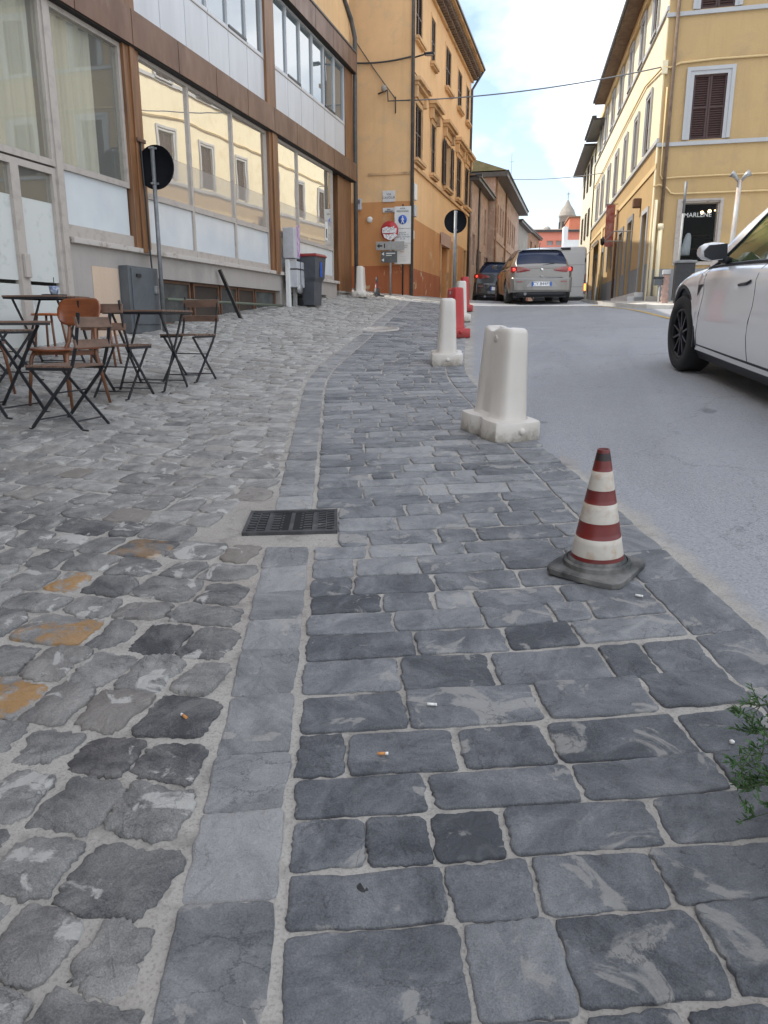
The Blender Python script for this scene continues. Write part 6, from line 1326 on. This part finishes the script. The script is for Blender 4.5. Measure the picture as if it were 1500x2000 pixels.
# --- silver panel van
t = thing('panel_van', 'silver panel van with a lit amber indicator beside the yellow building', 'van')
def vr(y, w, z0, z1, r=.12):
    pts = [(w, z0), (w * 1.0, z0 + .5), (w * .985, z1 * .6), (w * .95, z1 - r * 1.3), (w * .93, z1 - r * .4), (w * .86, z1)]
    return [(x, y, z) for x, z in pts] + [(-x, y, z) for x, z in pts[::-1]]
part('body', MB().loft([vr(-2.7, .98, .42, 2.42), vr(-2.66, 1.02, .40, 2.48), vr(.9, 1.02, .40, 2.50), vr(1.4, 1.0, .40, 2.40), vr(2.0, .95, .40, 1.60), vr(2.6, .85, .42, 1.15), vr(2.75, .7, .45, .95)]), M_VAN, t)
rd = part('rear_door', MB().box((-.93, -2.725, .62), (-.005, -2.70, 2.28)).box((.005, -2.725, .62), (.93, -2.70, 2.28)), M_VAN, t, .01)
part('panel_groove', MB().box((-.9, -2.728, 1.80), (.9, -2.7255, 1.81)).box((-.9, -2.728, .98), (.9, -2.7255, .99)), M_TRIM, rd); part('handle', MB().box((.1, -2.745, 1.16), (.28, -2.725, 1.24)), M_LGREY, rd, .006); part('hinge', MB().box((.92, -2.74, 1.1), (.96, -2.70, 1.25)).box((.92, -2.74, 1.9), (.96, -2.70, 2.05)).box((-.30, -2.76, 1.02), (-.16, -2.73, 1.22)), M_TRIM, rd)
part('bumper', MB().box((-.97, -2.82, .42), (.97, -2.68, .60)), M_TRIM, t, .03); part('stop_lamp', MB().box((-.02, -2.74, 2.36), (.36, -2.66, 2.45)), M_TRIM, t, .01)
for sx in (-1, 1):
    tl = part('tail_lamp', MB().box((min(sx * .935, sx * 1.01), -2.74, .72), (max(sx * .935, sx * 1.01), -2.62, 1.45)), M_TAILR, t, .012)
    if sx > 0: part('lit_indicator', MB().box((.94, -2.748, .84), (1.012, -2.741, 1.10)), M_BLINK, tl)
    for a in (-1.6, 1.9): wheel(t, sx * .88, a, .34, .34, .22, sx, M_GALVD, 5)
part('underside', MB().box((-.9, -2.5, .2), (.9, 2.5, .45)), M_TRIM, t); part('windscreen', MB().add([(-.8, 2.03, 1.58), (.8, 2.03, 1.58), (.82, 1.45, 2.32), (-.82, 1.45, 2.32)], [(0, 1, 2, 3)]), M_CGLASSD, t)
put_car(t, -1.2, 34.5, -2, 1.0, z=1.64)

# ============================================================ FERN AT THE RIGHT EDGE
px_, py_ = 0.90, 1.43
t = thing('planter', 'grey planter at the footpath edge holding a feathery fern', 'planter', (px_, py_, G(px_, py_)))
part('pot', MB().lathe([(0, .0), (.17, .0), (.20, .30), (.215, .30), (.215, .34), (.185, .34), (.18, .30), (0, .30)], 28), M_POT, t)
t = thing('fern', 'feathery green fern sprigs reaching in at the right edge', 'plant', (px_, py_, G(px_, py_) + .30))
stem = MB(); leaf = MB()
def frond(az, L, rise, droop):
    d = Vector((cos(az), sin(az), 0)); P = []
    for i in range(15):
        s_ = i / 14; P.append(d * (L * s_) + Vector((0, 0, rise * s_ - droop * s_ * s_)) + Vector((random.uniform(-.006, .006), random.uniform(-.006, .006), random.uniform(-.006, .006))))
    stem.tube(P, [.0026 * (1 - .7 * i / 14) for i in range(15)], 5)
    for i in range(4, 15):
        for k in range(5):
            side = Vector((random.uniform(-1, 1), random.uniform(-1, 1), random.uniform(-.5, .8))).normalized(); ln = random.uniform(.035, .085) * (1 - .3 * i / 14)
            tip = P[i] + (side * .8 + d * .6).normalized() * ln; stem.tube([P[i], tip], .0011, 4, caps=False)
            for q in range(11):
                s_ = .2 + .8 * q / 10; c = P[i].lerp(tip, s_); dr = (side * random.uniform(-.2, .6) + d * .6 + Vector((random.uniform(-1, 1), random.uniform(-1, 1), random.uniform(-1, 1))) * .8).normalized()
                ll = random.uniform(.010, .022); e = dr.cross(Vector((random.uniform(-1, 1), random.uniform(-1, 1), random.uniform(-1, 1)))).normalized() * random.uniform(.0018, .0030)
                leaf.add([c - e * .5, c + dr * ll * .5 - e, c + dr * ll, c + dr * ll * .5 + e], [(0, 1, 2, 3)])
for az, L, ri, dr in ((2.55, .56, .22, .34), (2.62, .58, .30, .36), (2.75, .52, .16, .36), (2.85, .54, .26, .38), (2.95, .50, .20, .40), (2.45, .56, .26, .40), (2.68, .52, .12, .32), (3.4, .40, .06, .36), (3.7, .44, .1, .36), (2.35, .56, .2, .3), (3.6, .42, .1, .3), (1.8, .4, .2, .2), (1.2, .4, .2, .2), (.5, .4, .2, .2), (-.5, .4, .2, .2), (-1.5, .4, .2, .2), (4.2, .4, .2, .25)): frond(az, L, ri, dr)
part('stem', stem, M_STEM, t, fix=False); part('foliage', leaf, M_LEAF, t, fix=False)
